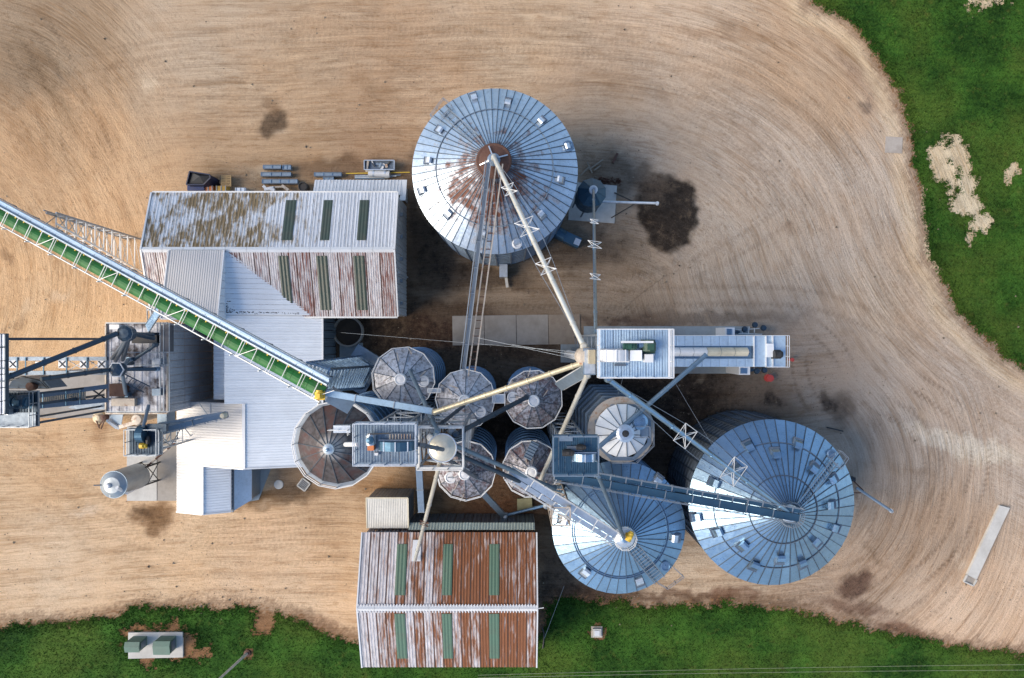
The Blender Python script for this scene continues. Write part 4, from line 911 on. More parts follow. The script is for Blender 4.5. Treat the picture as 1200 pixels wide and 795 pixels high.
railing(cb, [Vector((ccx+1.2*math.cos(k*math.pi/5), ccy+1.2*math.sin(k*math.pi/5), CA-.5)) for k in range(10)], 0, 1.0, RAIL_LT, True, 2, 'peak_railing')

# small bins
SH = 14.5; SAh = 16.6
def small_bin(label, ec, er, n, rm, hatch, a0, rail=RAIL_LT, extra=None):
    t, x, y, R = silo(label, ec, er, SH, SAh, n, 7, GALV, rm, RAIL, 'small faceted bins with railed roofs', a0=a0, ribw=.06, ribh=.08, capr=.38, wall_n=n*2, corr=2)
    da = 2*math.pi/n
    railing(t, [Vector((x+(R+.12)*math.cos(a0+(k+.5)*da), y+(R+.12)*math.sin(a0+(k+.5)*da), SH)) for k in range(n)], 0, 1.0, rail, True, 2.2, 'eave_railing', .07)
    MB().lathe((x, y, SAh+.25), [(.62,0),(.62,.5),(.5,.58),(.42,.5),(0,.55)], 20).build('fill_hatch', WHITE, t)
    for hx, hy in hatch:
        p = cone_point(hx, hy, x, y, R, SH, SAh); MB().lathe(p, [(.62,-.25),(.62,.22),(.5,.26),(.46,.16),(0,.2)], 20).build('inspection_hatch', WHITE, t)
        MB().beam(p+Vector((-.3,.0,.24)), p+Vector((.3,.05,.24)), .09, .06).build('hatch_bar', RAIL, t)
    for k in range(9):                                   # small brackets and cables
        aa = random.uniform(0, 6.28); rr = random.uniform(.3, .85)*R; p = Vector((x+rr*math.cos(aa), y+rr*math.sin(aa), SAh-(SAh-SH)*rr/R+.12)); b = aa+random.uniform(-1, 1)
        if k < 4: MB().beam(p, p+Vector((math.cos(b)*.9, math.sin(b)*.9, .0)), .09, .12).build('roof_fitting', RUSTPALE, t)
    return t, x, y, R
bA = small_bin('pale grey twelve-sided small bin, leftmost and highest of the small bins', (474, 443), 35.5, 12, SMALLR_LT, [(496.5, 447)], .1)
bB = small_bin('grey small bin where the long roof catwalk from the upper bin ends', (546, 467), 33.5, 12, SMALLR_LT, [(563, 482.5)], .26)
bC = small_bin('rust-streaked small bin under the yellowed spout, nearest the tall elevator', (624.5, 467.5), 33, 12, SMALLR, [(601, 466)], .05)
bD = small_bin('grey streaked small bin just below and right of the round distributor disc', (546.5, 550), 33.5, 12, SMALLR, [(528, 559.5)], .26)
bE = small_bin('dark rusted small bin with a blue box on it, left of the small blue platform', (622, 548), 32, 12, SMALLR, [], .05)
a = P(622.5, 528, SH+1.9); bx = thing('blue_roof_unit', 'blue ribbed box standing on the dark rusted small bin', 'machine', a); dd = Vector((.45, .9, 0)).normalized()
MB().beam(a-dd*.95, a+dd*.95, .85, .7).build('casing', GALV_MID, bx)
for k in range(6): strut(bx, 'rib', a-dd*(.8-.32*k)+dd.cross(Vector((0,0,1)))*.45+Vector((0,0,.36)), a-dd*(.8-.32*k)-dd.cross(Vector((0,0,1)))*.45+Vector((0,0,.36)), .08, NAVY)
strut(bx, 'support_leg', a, a-Vector((0,0,1.2)), .3, RAIL)
# bridges between small bins
for (x0, y0, x1, y1, lab) in ((502, 455, 517, 460, 'small cream step platform linking the pale small bin to its right neighbour'), (577, 462, 592, 472, 'small grey step platform between the two upper middle small bins'), (550, 491, 558, 499, 'tiny pale box platform above the distributor frame corner')):
    a, b = P(x0, y1, SH+.7), P(x1, y0, SH+.7); t = thing('step_platform', lab, 'platform', (a.x, a.y, SH), 'step platforms between the small bins')
    MB().box(a.x, b.x, a.y, b.y, SH+.55, SH+.65).build('deck', STEEL_LT, t); railing(t, [Vector((a.x,a.y,SH+.65)), Vector((b.x,a.y,SH+.65)), Vector((b.x,b.y,SH+.65)), Vector((a.x,b.y,SH+.65))], 0, .7, RAIL_LT, True, 1)
    for xx, yy in ((a.x+.1,a.y+.1),(b.x-.1,b.y-.1)): strut(t, 'leg', (xx,yy,SH-2), (xx,yy,SH+.55), .08, RAIL)
# big sooty bin
FE, FA = 20.3, 24.0
hx_ = P(396, 520, 22).xy
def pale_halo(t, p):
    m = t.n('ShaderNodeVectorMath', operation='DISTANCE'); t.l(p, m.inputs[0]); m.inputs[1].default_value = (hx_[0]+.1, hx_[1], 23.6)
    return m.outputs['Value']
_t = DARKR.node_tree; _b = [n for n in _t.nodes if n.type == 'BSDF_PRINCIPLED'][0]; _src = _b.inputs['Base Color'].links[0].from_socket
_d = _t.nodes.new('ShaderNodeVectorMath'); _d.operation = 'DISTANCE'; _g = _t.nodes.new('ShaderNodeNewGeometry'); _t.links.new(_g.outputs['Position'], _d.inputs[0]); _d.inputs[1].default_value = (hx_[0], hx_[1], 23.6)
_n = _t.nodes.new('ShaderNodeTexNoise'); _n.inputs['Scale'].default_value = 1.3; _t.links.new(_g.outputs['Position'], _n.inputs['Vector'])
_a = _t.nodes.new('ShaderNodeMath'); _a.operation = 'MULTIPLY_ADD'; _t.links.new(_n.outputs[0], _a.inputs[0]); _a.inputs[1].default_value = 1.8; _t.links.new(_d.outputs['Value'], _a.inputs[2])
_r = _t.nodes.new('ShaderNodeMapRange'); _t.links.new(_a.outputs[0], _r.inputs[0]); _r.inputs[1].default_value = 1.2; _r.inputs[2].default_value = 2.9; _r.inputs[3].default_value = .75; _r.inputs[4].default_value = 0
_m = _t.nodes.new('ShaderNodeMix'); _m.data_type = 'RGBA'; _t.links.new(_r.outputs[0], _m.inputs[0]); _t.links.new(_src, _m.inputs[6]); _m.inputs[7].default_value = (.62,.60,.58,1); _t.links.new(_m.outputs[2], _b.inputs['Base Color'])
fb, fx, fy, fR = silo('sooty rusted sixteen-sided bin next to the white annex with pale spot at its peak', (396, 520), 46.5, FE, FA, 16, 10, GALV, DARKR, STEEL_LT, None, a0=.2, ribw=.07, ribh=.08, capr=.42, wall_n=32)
railing(fb, [Vector((fx+(fR+.35)*math.cos(.2+(k+.5)*math.pi/8), fy+(fR+.35)*math.sin(.2+(k+.5)*math.pi/8), FE)) for k in range(16)], 0, 1.0, RAIL_LT, True, 2.0, 'eave_railing', .07)
mb = MB()
for k in range(16):
    a0, a1 = .2+(k+.5)*math.pi/8, .2+(k+1.5)*math.pi/8
    f = lambda r, a: (fx+r*math.cos(a), fy+r*math.sin(a), FE-.05)
    mb.add([f(fR+.05, a0), f(fR+.4, a0), f(fR+.4, a1), f(fR+.05, a1)], [[0,1,2,3]])
mb.build('eave_walkway', RAIL, fb)
t_ = P(399, 504, FA-.5)
MB().box(t_.x-.7, t_.x+.9, t_.y-.3, t_.y+.4, FA-1.6, FA-.6).build('vent_box', STEEL_LT, fb)
railing(fb, [P(387,503,FA-1.2), P(410,503,FA-1.2), P(410,509,FA-1.2)], 0, 1, RAIL_LT, False, .8, 'roof_railing')
# extra small railed roof details
for pts, lab in (([P(545,505,17), P(545,545,17)], 0),): pass

# hopper bin with octagonal casing (dryer bin)
OE, OA = 17.6, 20.0
c = P(730, 507, OE); k0 = S0*(H-OE); oR = 37*k0
ob = thing('octagonal_bin', 'octagonal stepped steel bin with small white and blue cone roof in the middle', 'silo', (c.x, c.y, 0))
n8 = R_(22.5)
def octo(r, z0, z1, name, mat, w=None):
    mb = MB().lathe((c.x, c.y, 0), [(r, z0), (r, z1-.12), (r+.08, z1-.1), (r+.08, z1), (r-.35, z1)], 8, n8); mb.f = mb.f[:-1]; return mb.build(name, mat, ob)
for k in range(7): octo(oR+.9-.16*k, k*2.4, (k+1)*2.4, 'casing_ring', GALV_MID)
octo(oR-.2, 15.2, OE, 'casing_ring', GALV_MID)
mb = MB().lathe((c.x, c.y, OE-.6), [(oR-.2, .5), (oR-.9, .5), (oR-1.3, .1), (oR*.6, .1)], 8, n8); mb.f = mb.f[:-1]; mb.build('roof_deck', GALV_DK, ob)
rc = P(729, 505, OE+.5); Rr = 31.5*S0*(H-OE-.5); da = 2*math.pi/16; zl, zh_ = OE+.3, OA
me = None
for k in range(16):
    if me is None:
        vs = [(.6*math.cos(s*da/2), .6*math.sin(s*da/2), zh_) for s in (-1, 1)]+[(Rr*math.cos(s*da/2), Rr*math.sin(s*da/2), zl) for s in (1, -1)]
        rb = MB().add(vs, [[0,3,2,1]]).beam(Vector(vs[0])+Vector((0,0,.04)), Vector(vs[3])+Vector((0,0,.04)), .06, .08); me = mesh_obj('roof_panel', rb.v, rb.f, WHITE_B, ob).data; me.materials.append(SEAM)
        for q_ in range(1, 7): me.polygons[q_].material_index = 1; o = ob.children[-1]
    else: o = bpy.data.objects.new('roof_panel', me); COL.objects.link(o); o.parent = ob
    o.location = (rc.x-c.x, rc.y-c.y, 0); o.rotation_euler.z = k*da
for o in ob.children:
    if o.name.startswith('roof_panel'): o.location = (rc.x-c.x, rc.y-c.y, 0)
MB().lathe((rc.x, rc.y, zl-.6), [(Rr, 0), (Rr, .6)], 16, da/2).build('drum_wall', RUSTPALE, ob)
MB().ring((rc.x, rc.y, zl-.55), Rr+.35, .7, .15, 32).build('gutter_ring', RUSTPALE, ob)
MB().lathe((rc.x, rc.y, zh_-.05), [(.9,-.2),(.9,.15),(.65,.28),(.35,.32),(.32,.05),(0,.05)], 20).build('peak_cap', STEEL_LT, ob)
MB().lathe((rc.x, rc.y, zh_+.0), [(.3,.0),(.3,.34),(0,.36)], 14).build('peak_opening', BLACK, ob)
a = P(749, 494, OE+1.6); MB().lathe(a, [(.85,-.6),(.85,.2),(.6,.35),(0,.4)], 18).build('side_hatch', GALV, ob)
mb = MB(); a, b = P(742, 512, OE+1.4), P(760, 499, OE+1.4); mb.box(a.x, b.x, a.y, b.y, OE+1.2, OE+1.3); mb.build('service_deck', GALV_MID, ob)
railing(ob, [Vector((a.x,a.y,OE+1.3)), Vector((b.x,a.y,OE+1.3)), Vector((b.x,b.y,OE+1.3)), Vector((a.x,b.y,OE+1.3))], 0, 1, RAIL, False, .8)
railing(ob, [Vector((c.x+(oR)*math.cos(n8+k*math.pi/4), c.y+oR*math.sin(n8+k*math.pi/4), OE)) for k in (5, 6, 7, 8, 9)], 0, 1.0, RAIL, False, 1.5, 'edge_railing')
# silver cylinder tanks etc: blue hopper tank
tk = thing('hopper_tank', 'small blue cone-roofed hopper tank on a pale pad right of the huge upper bin', 'tank', P(692, 229, 0)); TE = 7.5
c = P(693.5, 226, TE); r = 16.5*S0*(H-TE)
MB().lathe((c.x, c.y, 0), [(.35, 1.2), (r, 3.4), (r, 3.5), (r+.03, 5.5), (r, 5.55), (r, TE)], 20).build('wall', DKBLUE, tk)
da = 2*math.pi/10; me = None
for k in range(10):
    f = lambda r_, s, z: (r_*math.cos(s*da/2), r_*math.sin(s*da/2), z)
    if me is None:
        mb = MB().add([f(.3,-1,TE+1.5), f(.3,1,TE+1.5), f(r+.08,1,TE), f(r+.08,-1,TE)], [[0,3,2,1]]).beam(f(.3,-1,TE+1.54), f(r+.08,-1,TE+.04), .06, .08); o = mesh_obj('roof_panel', mb.v, mb.f, DKBLUE, tk); me = o.data
    else: o = bpy.data.objects.new('roof_panel', me); COL.objects.link(o); o.parent = tk
    w = wloc(tk); o.location = (c.x-w.x, c.y-w.y, 0); o.rotation_euler.z = k*da
MB().lathe((c.x, c.y, TE+1.3), [(.5,0),(.5,.35),(.35,.4),(.3,.3),(0,.3)], 18).build('fill_ring', WHITE, tk)
for k in range(6):
    a = R_(k*60+10); strut(tk, 'leg', (c.x+(r-.05)*math.cos(a), c.y+(r-.05)*math.sin(a), 0), (c.x+(r-.05)*math.cos(a), c.y+(r-.05)*math.sin(a), 4), .14, NAVY)
g = lambda zx, zy: px_(zx, zy, 640, 180, .1887)
TANKTOP = Vector((c.x, c.y, TE+1.7))
au = thing('auger', 'pale discharge auger on two splayed legs, reaching right from the blue hopper tank', 'auger', P(748, 238, 0))
MB().tube(P(*g(340,300), 1.2), P(*g(700,310), 3.4), .17, 12).build('tube', STEEL_LT, au); MB().tube(P(*g(690,310), 3.4), P(*g(690,312), 2.7), .24, 12).build('spout_end', STEEL_LT, au)
for q in ((425,245), (405,400)): strut(au, 'support_leg', P(*g(560,308), 2.5), P(*g(*q), .1), .14, BLACK)
t = thing('steel_tube', 'short rusty dark post lying in the dirt above the blue hopper tank', 'post', P(721, 186, 0)); MB().beam(P(718, 191, .2), P(723.5, 180, .2), .3, .3).build('shaft', RUST, t)

# ================================================================ towers, platforms, heads
pt_g = 'platforms of the elevator heads'
# tall elevator (north-east head)
Z3 = 34.0
p3, a3, b3 = platform('white ribbed deck of the tallest elevator, with bright arched head cover and pale rails', 700, 385.5, 786.5, 443, Z3, PALEBLUE, nd=9, rail=WHITE)
yc = P(0, 417, Z3+1).y; hx0, hx1 = P(704, 0, Z3+1).x, P(739, 0, Z3+1).x
head_drum(p3, hx0, hx1, yc, 13*.0675, Z3, WHITE, hh=1.0)
MB().box(hx1-.02, hx1+.9, yc-.42, yc+.42, Z3+.02, Z3+.9).build('drive_housing', WHITE_B, p3)
MB().beam((P(728,0,Z3+2).x, P(0,401,Z3+2).y, Z3+1.9), (P(766,0,Z3+2).x, P(0,401,Z3+2).y, Z3+1.9), .16, .12).build('hoist_beam', WHITE, p3)
motor(p3, P(737, 406, Z3+.8), .33, .9, (1, 0, 0), MOTORG); motor(p3, P(761, 406.5, Z3+.9), .5, .7, (0, 1, 0), MOTORG, 'large dark green motor'); motor(p3, P(752, 404.5, Z3+.7), .25, .5, (1, 0, 0), GALV)
MB().box(P(756,0,Z3+1).x, P(766,0,Z3+1).x, P(0,425,Z3+1).y, P(0,415.5,Z3+1).y, Z3+.02, Z3+.9).build('gear_box', WHITE, p3); MB().box(P(748,0,Z3+1).x, P(754,0,Z3+1).x, P(0,421,Z3+1).y, P(0,411,Z3+1).y, Z3+.02, Z3+.7).build('control_box', DKBLUE, p3)
MB().box(P(720,0,Z3).x, P(733,0,Z3).x, P(0,429,Z3).y, P(0,426.5,Z3).y, Z3+.02, Z3+.25).build('grate', GALV_DK, p3)
mb = MB(); x_ = P(781, 0, Z3).x; mb.beam((x_, a3.y, Z3+1.0), (x_, b3.y, Z3+1.0), .16, .12); mb.beam((x_+.35, a3.y, Z3+.4), (x_+.35, b3.y, Z3+.4), .12, .1); mb.build('cross_rail', WHITE, p3)
lattice_tower('', (a3.x+b3.x)/2, (a3.y+b3.y)/2, 3.2, 3.0, 0, Z3-.35, 9, RAIL, parent=p3)
for dx in (-.5, .6): MB().box((a3.x+b3.x)/2-1.5+dx, (a3.x+b3.x)/2-.9+dx, yc-.3, yc+.3, 0, Z3-.1).build('elevator_leg', GALV_MID, p3)
# distributor box on its left
DZ = 32.5; a, b = P(683.5, 439.5, DZ), P(699, 408.5, DZ)
db = thing('distributor_box', 'blue-grey distributor box fixed to the left edge of the tallest deck', 'distributor', ((a.x+b.x)/2, (a.y+b.y)/2, DZ-2))
MB().box(a.x, b.x-.05, a.y, b.y, DZ-1.9, DZ).build('body', GALV_MID, db)
MB().box(a.x+.1, b.x-.1, a.y+.1, b.y-.1, DZ+.002, DZ+.07).build('lid', STEEL_LT, db)
MB().beam((b.x-.45, P(0,425.5,DZ).y-.05, DZ+.5), (b.x-.45, P(0,410,DZ).y, DZ+.5), .5, .9).build('chute_housing', PIPE_GOLD, db)
c = P(686, 418, DZ-.8); MB().lathe(c, [(.8,-1.2),(.8,.4),(.5,.8),(0,.85)], 16).build('round_head', RUSTPALE, db)
# second box with ladder left of it
a, b = P(669, 424, 15), P(683, 412, 15); t = thing('caged_ladder', 'pale caged ladder climbing beside the distributor box of the tallest elevator', 'ladder', (a.x, a.y, 0))
ladder(t, (a.x+.4, (a.y+b.y)/2, 0), (a.x+.4, (a.y+b.y)/2, 28), .6, RAIL_LT, 'ladder', .5, .08, up=(1, 0, 0))
mb = MB()
for k in range(18): mb.ring((a.x+.8, (a.y+b.y)/2, 2+1.45*k), .45, .05, .06, 12)
mb.build('safety_cage', RAIL_LT, t)
# inclined drag conveyor from distributor to lower left (blue grey, at 655-690)
q0, q1 = P(656, 452, 24), P(690, 432, 31)
t = thing('covered_chute', 'wide blue-grey covered chute sloping down left below the distributor box', 'chute', q0); MB().beam(q0, q1, .95, .5).build('trough', GALV_MID, t); MB().beam(q0+Vector((0,0,.28)), q1+Vector((0,0,.28)), .55, .06).build('cover_plate', STEEL_LT, t)
s_ = (q1-q0).cross(Vector((0,0,1))).normalized()
for sg in (-1, 1): strut(t, 'side_rail', q0+s_*.5*sg+Vector((0,0,.3)), q1+s_*.5*sg+Vector((0,0,.3)), .08, RAIL_LT)
# dryer
DR = 17.0; dz = lambda x, y, z=DR: P(x, y, z)
dr = thing('grain_dryer', 'long blue-white grain dryer right of the tall deck, with open slot roof', 'dryer', P(790, 410, 0))
a, b = P(722, 430, DR), P(920.5, 393.5, DR)
# lower body walls in levels (perforated columns)
for k in range(7): MB().box(a.x+.05, b.x-.05, a.y+.05, b.y-.05, .35+k*2.35, .35+(k+1)*2.35-.08).build('body_section', GALV, dr)
yi0, yi1 = P(0, 420.5, DR).y, P(0, 405.5, DR).y; xi1 = P(884, 0, DR).x
n = 16
for side, (y0, y1) in enumerate(((a.y, yi0), (yi1, b.y))):
    for k in range(n):
        x0, x1 = lerp(a.x, xi1, k/n), lerp(a.x, xi1, (k+1)/n)-.03; mb = MB().box(x0, x1, y0, y1, DR-.3, DR+.004*(k % 3))
        for m in range(4): yy = lerp(y0, y1, (m+.5)/4); mb.box(x0+.1, x1-.1, yy-.05, yy+.05, DR, DR+.06)
        mb.build('deck_panel', PALEBLUE, dr)
MB().box(xi1, b.x, a.y, b.y, DR-.3, DR+.01).build('end_deck', PALEBLUE, dr)
MB().box(a.x, xi1, yi0, yi1, DR-1.2, DR-1.0).build('slot_floor', GALV_MID, dr)
yg0, yg1 = P(0, 418, DR+1).y, P(0, 407.5, DR+1).y; x0_ = P(750, 0, DR+1).x; x1_ = P(880, 0, DR+1).x
for k in range(8):
    u0, u1 = lerp(x0_, x1_, k/8), lerp(x0_, x1_, (k+1)/8)-.04; m = 6; vs = []
    for xx in (u0, u1): vs += [(xx, lerp(yg0, yg1, j/m), DR-.4+1.0*math.sin(math.pi*(.15+.7*j/m))) for j in range(m+1)]
    MB().add(vs, [[j, m+1+j, m+2+j, j+1] for j in range(m)]).build('garner_cover', WHITE if k < 5 else CREAMP, dr)
for x in (P(883, 0, DR).x, P(907, 0, DR+.5).x, P(897, 0, DR).x): MB().box(x-.05, x+.05, a.y, b.y, DR+.0, DR+.25).build('cross_rib', WHITE, dr)
MB().box(P(901,0,DR+1).x, P(909,0,DR+1).x, P(0,419,DR+1).y, P(0,403,DR+1).y, DR, DR+.5).build('hatch_box', WHITE_B, dr)
motor(dr, P(911, 415.5, DR+.8), .42, .7, (1, 0, 0), BLACK, 'dark motor')
railing(dr, [Vector((P(896,0,DR).x, a.y, DR)), Vector((b.x, a.y, DR)), Vector((b.x, b.y, DR)), Vector((P(896,0,DR).x, b.y, DR))], 0, 1, WHITE, False, 1.2)
railing(dr, [Vector((P(787,0,DR).x, b.y, DR)), Vector((P(896,0,DR).x, b.y, DR))], 0, 1, RAIL_LT, False, 1.6)
# fans beside the dryer at ground level
def fanbox(x0, y0, x1, y1, z, lab, w):
    a, b = P(x0, y1, z), P(x1, y0, z); t = thing('fan_unit', lab, 'fan', ((a.x+b.x)/2, (a.y+b.y)/2, 0), 'fan units along the dryer')
    MB().box(a.x, b.x, a.y, b.y, 0, z).build('housing', WHITE_B, t); MB().box(a.x+.15, b.x-.4, a.y+.15, b.y-.15, z, z+.12).build('top_cover', GALV, t)
    MB().tube((b.x, (a.y+b.y)/2, z*.55), (b.x+.5, (a.y+b.y)/2, z*.55), min(.7, (b.y-a.y)/2.2), 16).build('fan_ring', GALV_MID, t); motor(t, (b.x+.8, (a.y+b.y)/2, z*.55), .22, .5, (1,0,0), NAVY)
fanbox(850, 384, 861, 394, 4, 'pale blue fan box on the upper side of the dryer', 1); fanbox(866, 430, 879, 439.5, 5, 'pale blue fan box on the lower side of the dryer near its end', 1)
gp = thing('gas_pipework', 'thin grey pipe train with valves beside the upper right end of the dryer', 'pipework', P(878, 386, 0)); z = 1.
for a_, b_ in (((862,387),(890,385)), ((870,392),(870,384)), ((877,392),(878,383)), ((884,378),(884,390)), ((862,391),(893,392))): MB().tube(P(*a_, z), P(*b_, z), .06, 8).build('pipe', RAIL_LT, gp)
for x, y in ((884,381),(894,384.5),(872,386)): MB().lathe(P(x, y, .9), [(.3,0),(.4,.2),(.3,.5),(0,.55)], 12).build('valve', NAVY, gp)
gp = thing('gas_pipework', 'thin dark pipe train beside the lower right end of the dryer', 'pipework', P(888, 435, 0))
for a_, b_ in (((880,434),(897,434)), ((884,431),(884,438))): MB().tube(P(*a_, z), P(*b_, z), .06, 8).build('pipe', RAIL, gp)
for x, y in ((886,435),(895,434)): MB().lathe(P(x, y, .9), [(.3,0),(.4,.2),(.3,.5),(0,.55)], 12).build('valve', NAVY, gp)
c = P(899.5, 443, 0); solo('red_valve_stand', MB().lathe((c.x, c.y, 0), [(.5,0),(.5,.12),(.15,.15),(.15,.8),(.45,.85),(.45,1.0),(0,1.02)], 12), REDP, 'small red stand on the dirt below the dryer end', 'stand')
c = P(924.5, 421.5, 0); solo('red_post', MB().lathe((c.x, c.y, 0), [(.15,0),(.15,1.0),(.25,1.02),(.25,1.15),(0,1.2)], 12), REDP, 'tiny red post just past the right end of the dryer', 'post')

# platform P1 (left elevator)
Z1 = 33.0
p1, a1, b1 = platform('blue-grey deck with orange gearbox between the sooty bin and the distributor disc', 416.5, 494.5, 489.5, 544, Z1, GALV_MID, nd=7, rail=STEEL_LT)
yc = P(0, 523.5, Z1+1).y; head_drum(p1, P(442,0,Z1+1).x, P(486,0,Z1+1).x, yc, .72, Z1, DKBLUE, STEEL_LT, hh=1.0)
MB().box(P(429.5,0,Z1+1).x, P(437,0,Z1+1).x, P(0,529,Z1+1).y, P(0,522,Z1+1).y, Z1, Z1+.7).build('gear_box', ORANGE, p1)
motor(p1, P(434, 516, Z1+.7), .34, .8, (0, 1, 0), STEEL_LT, 'silver motor with blue cap'); MB().lathe(P(434, 516, Z1+1.0), [(.3,0),(.3,.2),(0,.3)], 16).build('motor_cap', DKBLUE, p1)
MB().box(P(455,0,Z1+.5).x, P(484,0,Z1+.5).x, P(0,515.5,Z1+.5).y, P(0,508.5,Z1+.5).y, Z1, Z1+.35).build('service_hatch', GALV_DK, p1)
for k in range(8): strut(p1, 'hatch_bar', P(457+3.4*k, 509, Z1+.4), P(457+3.4*k, 515, Z1+.4), .06, RUSTPALE)
MB().beam(P(431, 509, Z1+.9), P(456, 508, Z1+.9), .1, .1).build('drive_guard', BLACK, p1)
MB().box(P(440,0,Z1).x, P(444,0,Z1).x, P(0,533,Z1).y, P(0,530,Z1).y, Z1, Z1+.4).build('junction_box', WHITE, p1)
for dx in (-.9, .3): MB().box((a1.x+b1.x)/2+dx, (a1.x+b1.x)/2+dx+.55, yc-.3, yc+.3, 0, Z1-.1).build('elevator_leg', GALV_MID, p1)
lattice_tower('', (a1.x+b1.x)/2+.0, (a1.y+b1.y)/2, 2.6, 2.4, 0, Z1-.35, 9, RAIL, parent=p1)
MB().tube(P(405, 521, Z1-2), P(420, 521, Z1), .2, 12).build('short_spout', WHITE, p1)
# platform P2
Z2 = 27.0
p2, a2, b2 = platform('small blue deck with short arched head, just right of the small bins', 647, 509.5, 700.5, 556, Z2, DKBLUE, nd=7, rail=GALV_MID)
yc = P(0, 536.5, Z2+.8).y; head_drum(p2, P(671,0,Z2+1).x, P(700,0,Z2+1).x, yc, .65, Z2, GALV, STEEL_LT, hh=.9)
motor(p2, P(665, 531, Z2+.6), .28, .9, (1, 0, 0), BLACK); motor(p2, P(680, 524.5, Z2+.6), .22, .7, (1, 0, 0), BLACK); MB().box(P(664,0,Z2).x, P(682,0,Z2).x, P(0,528,Z2).y, P(0,522.5,Z2).y, Z2, Z2+.3).build('motor_base', GALV_DK, p2)
MB().box(P(655,0,Z2).x, P(671,0,Z2).x, P(0,517,Z2).y, P(0,511.5,Z2).y, Z2, Z2+.14).build('floor_hatch', GALV_MID, p2)
for dx in (-.8, .4): MB().box((a2.x+b2.x)/2+dx, (a2.x+b2.x)/2+dx+.5, yc-.28, yc+.28, 0, Z2-.1).build('elevator_leg', GALV_MID, p2)
lattice_tower('', (a2.x+b2.x)/2, (a2.y+b2.y)/2, 2.4, 2.2, 0, Z2-.35, 8, RAIL, parent=p2)
# distributor disc on open frame
Z4 = 28.0; c = P(518, 525.5, Z4); r4 = 16.6*S0*(H-Z4)
ds = thing('distributor_disc', 'round pale gold and grey distributor disc in an open square frame', 'distributor', (c.x, c.y, Z4-3))
MB().lathe((c.x, c.y, Z4-2.4), [(.5,0),(r4*.9,1.2),(r4,1.9),(r4,2.2),(r4*.5,2.42),(0,2.5)], 36).build('drum', metal('brushed_pale_steel', (.72,.66,.52), .55, .38, dirt=.2), ds)
MB().ring((c.x, c.y, Z4-.25), r4, .1, .12, 36).build('rim', STEEL_LT, ds)
fz = Z4-1.6; fr = [P(490.5, 548.5, fz), P(543, 548.5, fz), P(543, 500, fz), P(490.5, 500, fz)]
ft = thing('tower_frame', 'open square tower frame with pale rails around the distributor disc', 'tower', (c.x, c.y, 0))
mb = MB()
for k in range(4): mb.beam(fr[k]+Vector((0,0,-.01*k)), fr[(k+1) % 4]+Vector((0,0,-.01*k)), .16, .2)
mb.build('edge_frame', RAIL_LT, ft); railing(ft, fr, 0, 1.1, RAIL_LT, True, 1.4, th=.07)
for k in range(4): strut(ft, 'leg', (fr[k].x*.999, fr[k].y*.999, 0), fr[k], .2, RAIL)
for k in range(9):
    z = 3*k+1.5; q = [Vector((p.x, p.y, z)) for p in fr]
    for m in range(4):
        strut(ft, 'crossbar', q[m]+Vector((0,0,.01*m)), q[(m+1) % 4]+Vector((0,0,.01*m)), .10, RAIL)
        if k < 8: strut(ft, 'brace', q[m] if (k+m) % 2 else q[(m+1) % 4], (q[(m+1) % 4] if (k+m) % 2 else q[m])+Vector((0,0,3)), .08, RAIL)
st_ = [(508,503,GALV_DK), (512,507,GALV), (506,512,RAIL_LT), (530,505,RAIL)]
for x, y, m in st_: MB().lathe(P(x, y, fz-.4), [(.35,0),(.4,.5),(.25,.8),(0,.82)], 14).build('gate_valve', m, ft)

# ================================================================ spouts
DB = P(690, 425, 31.5)
spout('long pale spout with bracket trusses from the tallest elevator up to the rusted peak', P(684, 406, 31.5), Vector((ncx, ncy, NA+1.1)), .30, PIPE_LT, truss=((.37, 1.5), (.58, 1.9), (.79, 1.3)), guy=1, flanges=5)
spout('yellowed spout sloping left over the small bins from the tallest elevator', P(684, 425, 31), P(509, 483.5, 27), .29, PIPE_GOLD, flanges=7)
spout('grey spout running down-left from the tallest elevator behind the small blue deck', P(688, 440, 31), P(633.5, 562, 16.5), .27, PIPE_LT, flanges=3)
spout('grey spout with two pale square brackets reaching the huge lower right bin', P(712, 444, 31), Vector((scx, scy, SA+.9)), .30, GALV, truss=((.36, 1.9), (.62, 2.4)), guy=1, boxy=1, flanges=5)
spout('blue-grey spout crossing from the dryer roof toward the small cone-roofed bin', P(828, 415.5, 20.5), P(703, 523, 19.5), .30, PIPE_BL, flanges=4, elbow=False)
spout('thin pale vertical-looking spout from the tallest deck to the blue hopper tank', P(698, 388, 31), TANKTOP, .20, GALV, truss=((.30, 1.0), (.52, 1.4), (.70, .9)), flanges=5)
spout('grey spout from the pale small bin into the distributor disc', P(512.5, 505, 27.8), P(480.5, 435, 17.4), .26, PIPE_BL, flanges=3)
spout('short dark spout between the distributor frame and the grey small bin', P(509, 503, 26), P(543, 476, 17.6), .24, NAVY, flanges=2)
spout('dark blue spout from the distributor to the rust-streaked small bin', P(534, 509, 26.5), P(617, 466, 17.5), .30, NAVY, flanges=5)
spout('upper of two parallel blue spouts running down-right from the distributor disc', P(532, 522, 27), P(650, 573, 17), .28, PIPE_BL, flanges=5)
spout('lower of two parallel blue spouts running down-right from the distributor disc', P(530, 530, 26.5), P(640, 578, 17), .28, NAVY, flanges=5)
spout('dark short spout from the disc down to the bin right below it', P(522, 537, 26.5), P(558, 560, 17), .26, GALV_DK, flanges=2)
spout('grey spout running down from the distributor disc onto the rusty shed roof', P(516, 541, 26.5), SPOUT_END+Vector((0,0,.4)), .26, PIPE_LT, flanges=4, elbow=False, truss=((.55, 1.0),), tm=RUST)
spout('dark stub spout joining the blue-grey deck to the distributor disc', P(490, 521, Z1-.5), P(519, 527, Z4+.5), .24, GALV_DK, flanges=2, elbow=False)
